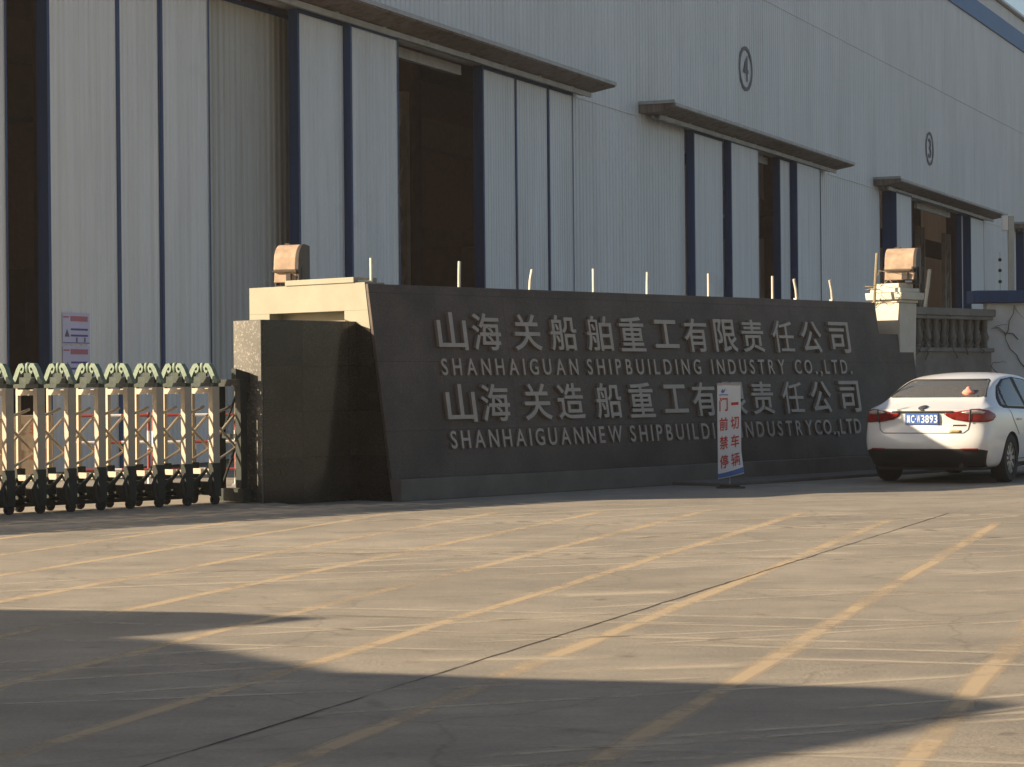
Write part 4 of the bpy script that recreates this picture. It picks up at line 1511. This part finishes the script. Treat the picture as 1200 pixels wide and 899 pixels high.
    # wheels
    for xw in (XR, XF):
        for s in (-1, 1):
            tm = MB()
            pr = [(0.20, -0.10), (0.295, -0.10), (0.314, -0.075), (0.318, -0.03), (0.318, 0.03), (0.314, 0.075), (0.295, 0.10), (0.20, 0.10)]
            nn = 36
            vv, ff = [], []
            for k in range(nn):
                a = 2 * PI * k / nn
                for rr, yy in pr:
                    vv.append((xw + rr * math.cos(a), s * 0.775 + yy, 0.318 + rr * math.sin(a)))
            c_ = len(pr)
            for k in range(nn):
                for q in range(c_):
                    ff.append((k * c_ + q, k * c_ + (q + 1) % c_, ((k + 1) % nn) * c_ + (q + 1) % c_, ((k + 1) % nn) * c_ + q))
            tm.add(vv, ff)
            wh = tm.build('wheel', M['rubber'], car, smooth=True)
            rm = MB()
            yo = s * 0.855
            for k in range(10):
                a = 2 * PI * k / 10
                d1 = Vector((math.cos(a), 0, math.sin(a)))
                tg_ = Vector((-math.sin(a), 0, math.cos(a)))
                c0 = Vector((xw, yo, 0.318))
                i0, i1 = c0 + d1 * 0.03, c0 + d1 * 0.195
                yv = Vector((0, s * 0.02, 0))
                rm.hexa([i0 - tg_ * 0.018 - yv, i1 - tg_ * 0.026 - yv, i1 + tg_ * 0.026 - yv, i0 + tg_ * 0.018 - yv,
                         i0 - tg_ * 0.018, i1 - tg_ * 0.026, i1 + tg_ * 0.026, i0 + tg_ * 0.018])
            rm.cyl((xw, yo, 0.318), (0, 1, 0), 0.045, 0.03, 20)
            nn = 36
            vv, ff = [], []
            pr2 = [(0.20, -0.06), (0.20, 0.008), (0.183, 0.008), (0.183, -0.06)]
            for k in range(nn):
                a = 2 * PI * k / nn
                for rr, yy in pr2:
                    vv.append((xw + rr * math.cos(a), yo + s * yy, 0.318 + rr * math.sin(a)))
            for k in range(nn):
                for q in range(4):
                    ff.append((k * 4 + q, k * 4 + (q + 1) % 4, ((k + 1) % nn) * 4 + (q + 1) % 4, ((k + 1) % nn) * 4 + q))
            rm.add(vv, ff)
            rm.build('rim', M['rim'], wh)
            bm_ = MB()
            bm_.cyl((xw, s * 0.78, 0.318), (0, 1, 0), 0.19, 0.04, 28)
            bm_.build('brake_disc', M['cartrim'], wh)
    return car
car = build_car()
pk = MB()
pk.lathe([(0.03, 0.0), (0.075, 0.012), (0.085, 0.04), (0.06, 0.07), (0.035, 0.085), (0.02, 0.11), (0.006, 0.118)], 16)
po = pk.build('soft_toy', M['pink'], smooth=True)
cr_, sr_ = math.cos(R(61)), math.sin(R(61))
po.location = (5.2 + 0.72 * cr_ + 0.40 * sr_, 29.35 + 0.72 * sr_ - 0.40 * cr_, 1.126)
tag(po, 'small pink soft item on the shelf behind the car rear window', 'toy')

# ------------------------------------------------------------------ unseen house added left of view, roof shaped to cast the foreground shadow
gh = empty('shadow_house', (-9.5, 10.5, 0))
tag(gh, 'unseen flat-roofed house added to cast the foreground shadow', 'shadow_house')
sh_ = Vector((8.69, 1.30))
def shift(pts): return [(a - sh_.x + 9.5, c - sh_.y - 10.5) for a, c in pts]  # roof outline is the wanted ground shadow moved back towards the sun
m = MB()
m.prism(shift([(0.70, 7.80), (1.45, 8.55), (2.05, 9.25), (1.63, 9.82), (0.0, 10.27), (-0.78, 10.55), (-1.77, 11.95), (-2.10, 12.15), (-4.6, 12.2), (-4.6, 4.2), (-2.2, 5.0)]),
        lambda a, c, d: (a, c, d), 3.06, 3.20)
m.prism(shift([(-1.95, 12.16), (-1.05, 13.02), (-1.7, 13.42), (-3.04, 13.72), (-5.5, 13.9), (-5.5, 12.16)]), lambda a, c, d: (a, c, d), 3.05, 3.195)
m.build('roof', M['roof'], gh)
m = MB()
m.prism(shift([(-0.3, 7.6), (0.9, 8.7), (0.9, 9.5), (-1.2, 9.9), (-2.4, 11.6), (-4.4, 11.7), (-4.4, 5.0), (-2.3, 5.7)]), lambda a, c, d: (a, c, d), 0, 3.055)
m.build('wall', M['cream'], gh)
m = MB()
m.box(1.15, 1.26, -2.3, -1.5, 1.0, 2.2)
m.build('window', M['carglass'], gh)
for x, y in ((-2.6, 2.5), (-2.0, 1.9)):
    m = MB()
    m.cyl((x + 0.2, y, 1.52), (0, 0, 1), 0.08, 3.04, 16)
    m.build('column', M['cream'], gh, smooth=True)

sb = empty('sky_blocker', (0, -7, 0))  # unseen building added behind the camera to dim sky light on the yard
tag(sb, 'unseen brown brick building added behind the camera to block sky light', 'building')
m = MB()
m.box(-34, 18, -14, 0, 0, 19)
m.build('wall', M['blockerwall'], sb)
m = MB()
m.box(-34.4, 18.4, -14.4, 0.4, 19.002, 19.4)
m.build('roof', M['roof'], sb)
for k in range(14):
    for fl in range(5):
        x = -32 + 3.2 * k
        m = MB()
        m.box(x, x + 1.6, 0.002, 0.06, 1.2 + 3.5 * fl, 2.9 + 3.5 * fl)
        m.build('window', M['carglass'], sb)
bpy.data.objects.remove(_txt_o)

# ------------------------------------------------------------------ thin even veil added in place of the windscreen flare
hz = MB()
hz.box(-120, 190, -45, 240, -1.0, 26.0)
hzo = hz.build('flare_veil', bpy.data.materials.new('veil_air'))
hm_ = hzo.data.materials[0]
hm_.use_nodes = True
hm_.node_tree.nodes.clear()
pv_ = hm_.node_tree.nodes.new('ShaderNodeVolumePrincipled')
pv_.inputs['Color'].default_value = (0.92, 0.90, 0.88, 1)
pv_.inputs['Density'].default_value = 0.0005
pv_.inputs['Anisotropy'].default_value = 0.2
ho_ = hm_.node_tree.nodes.new('ShaderNodeOutputMaterial')
hm_.node_tree.links.new(pv_.outputs[0], ho_.inputs['Volume'])
tag(hzo, kind='stuff')
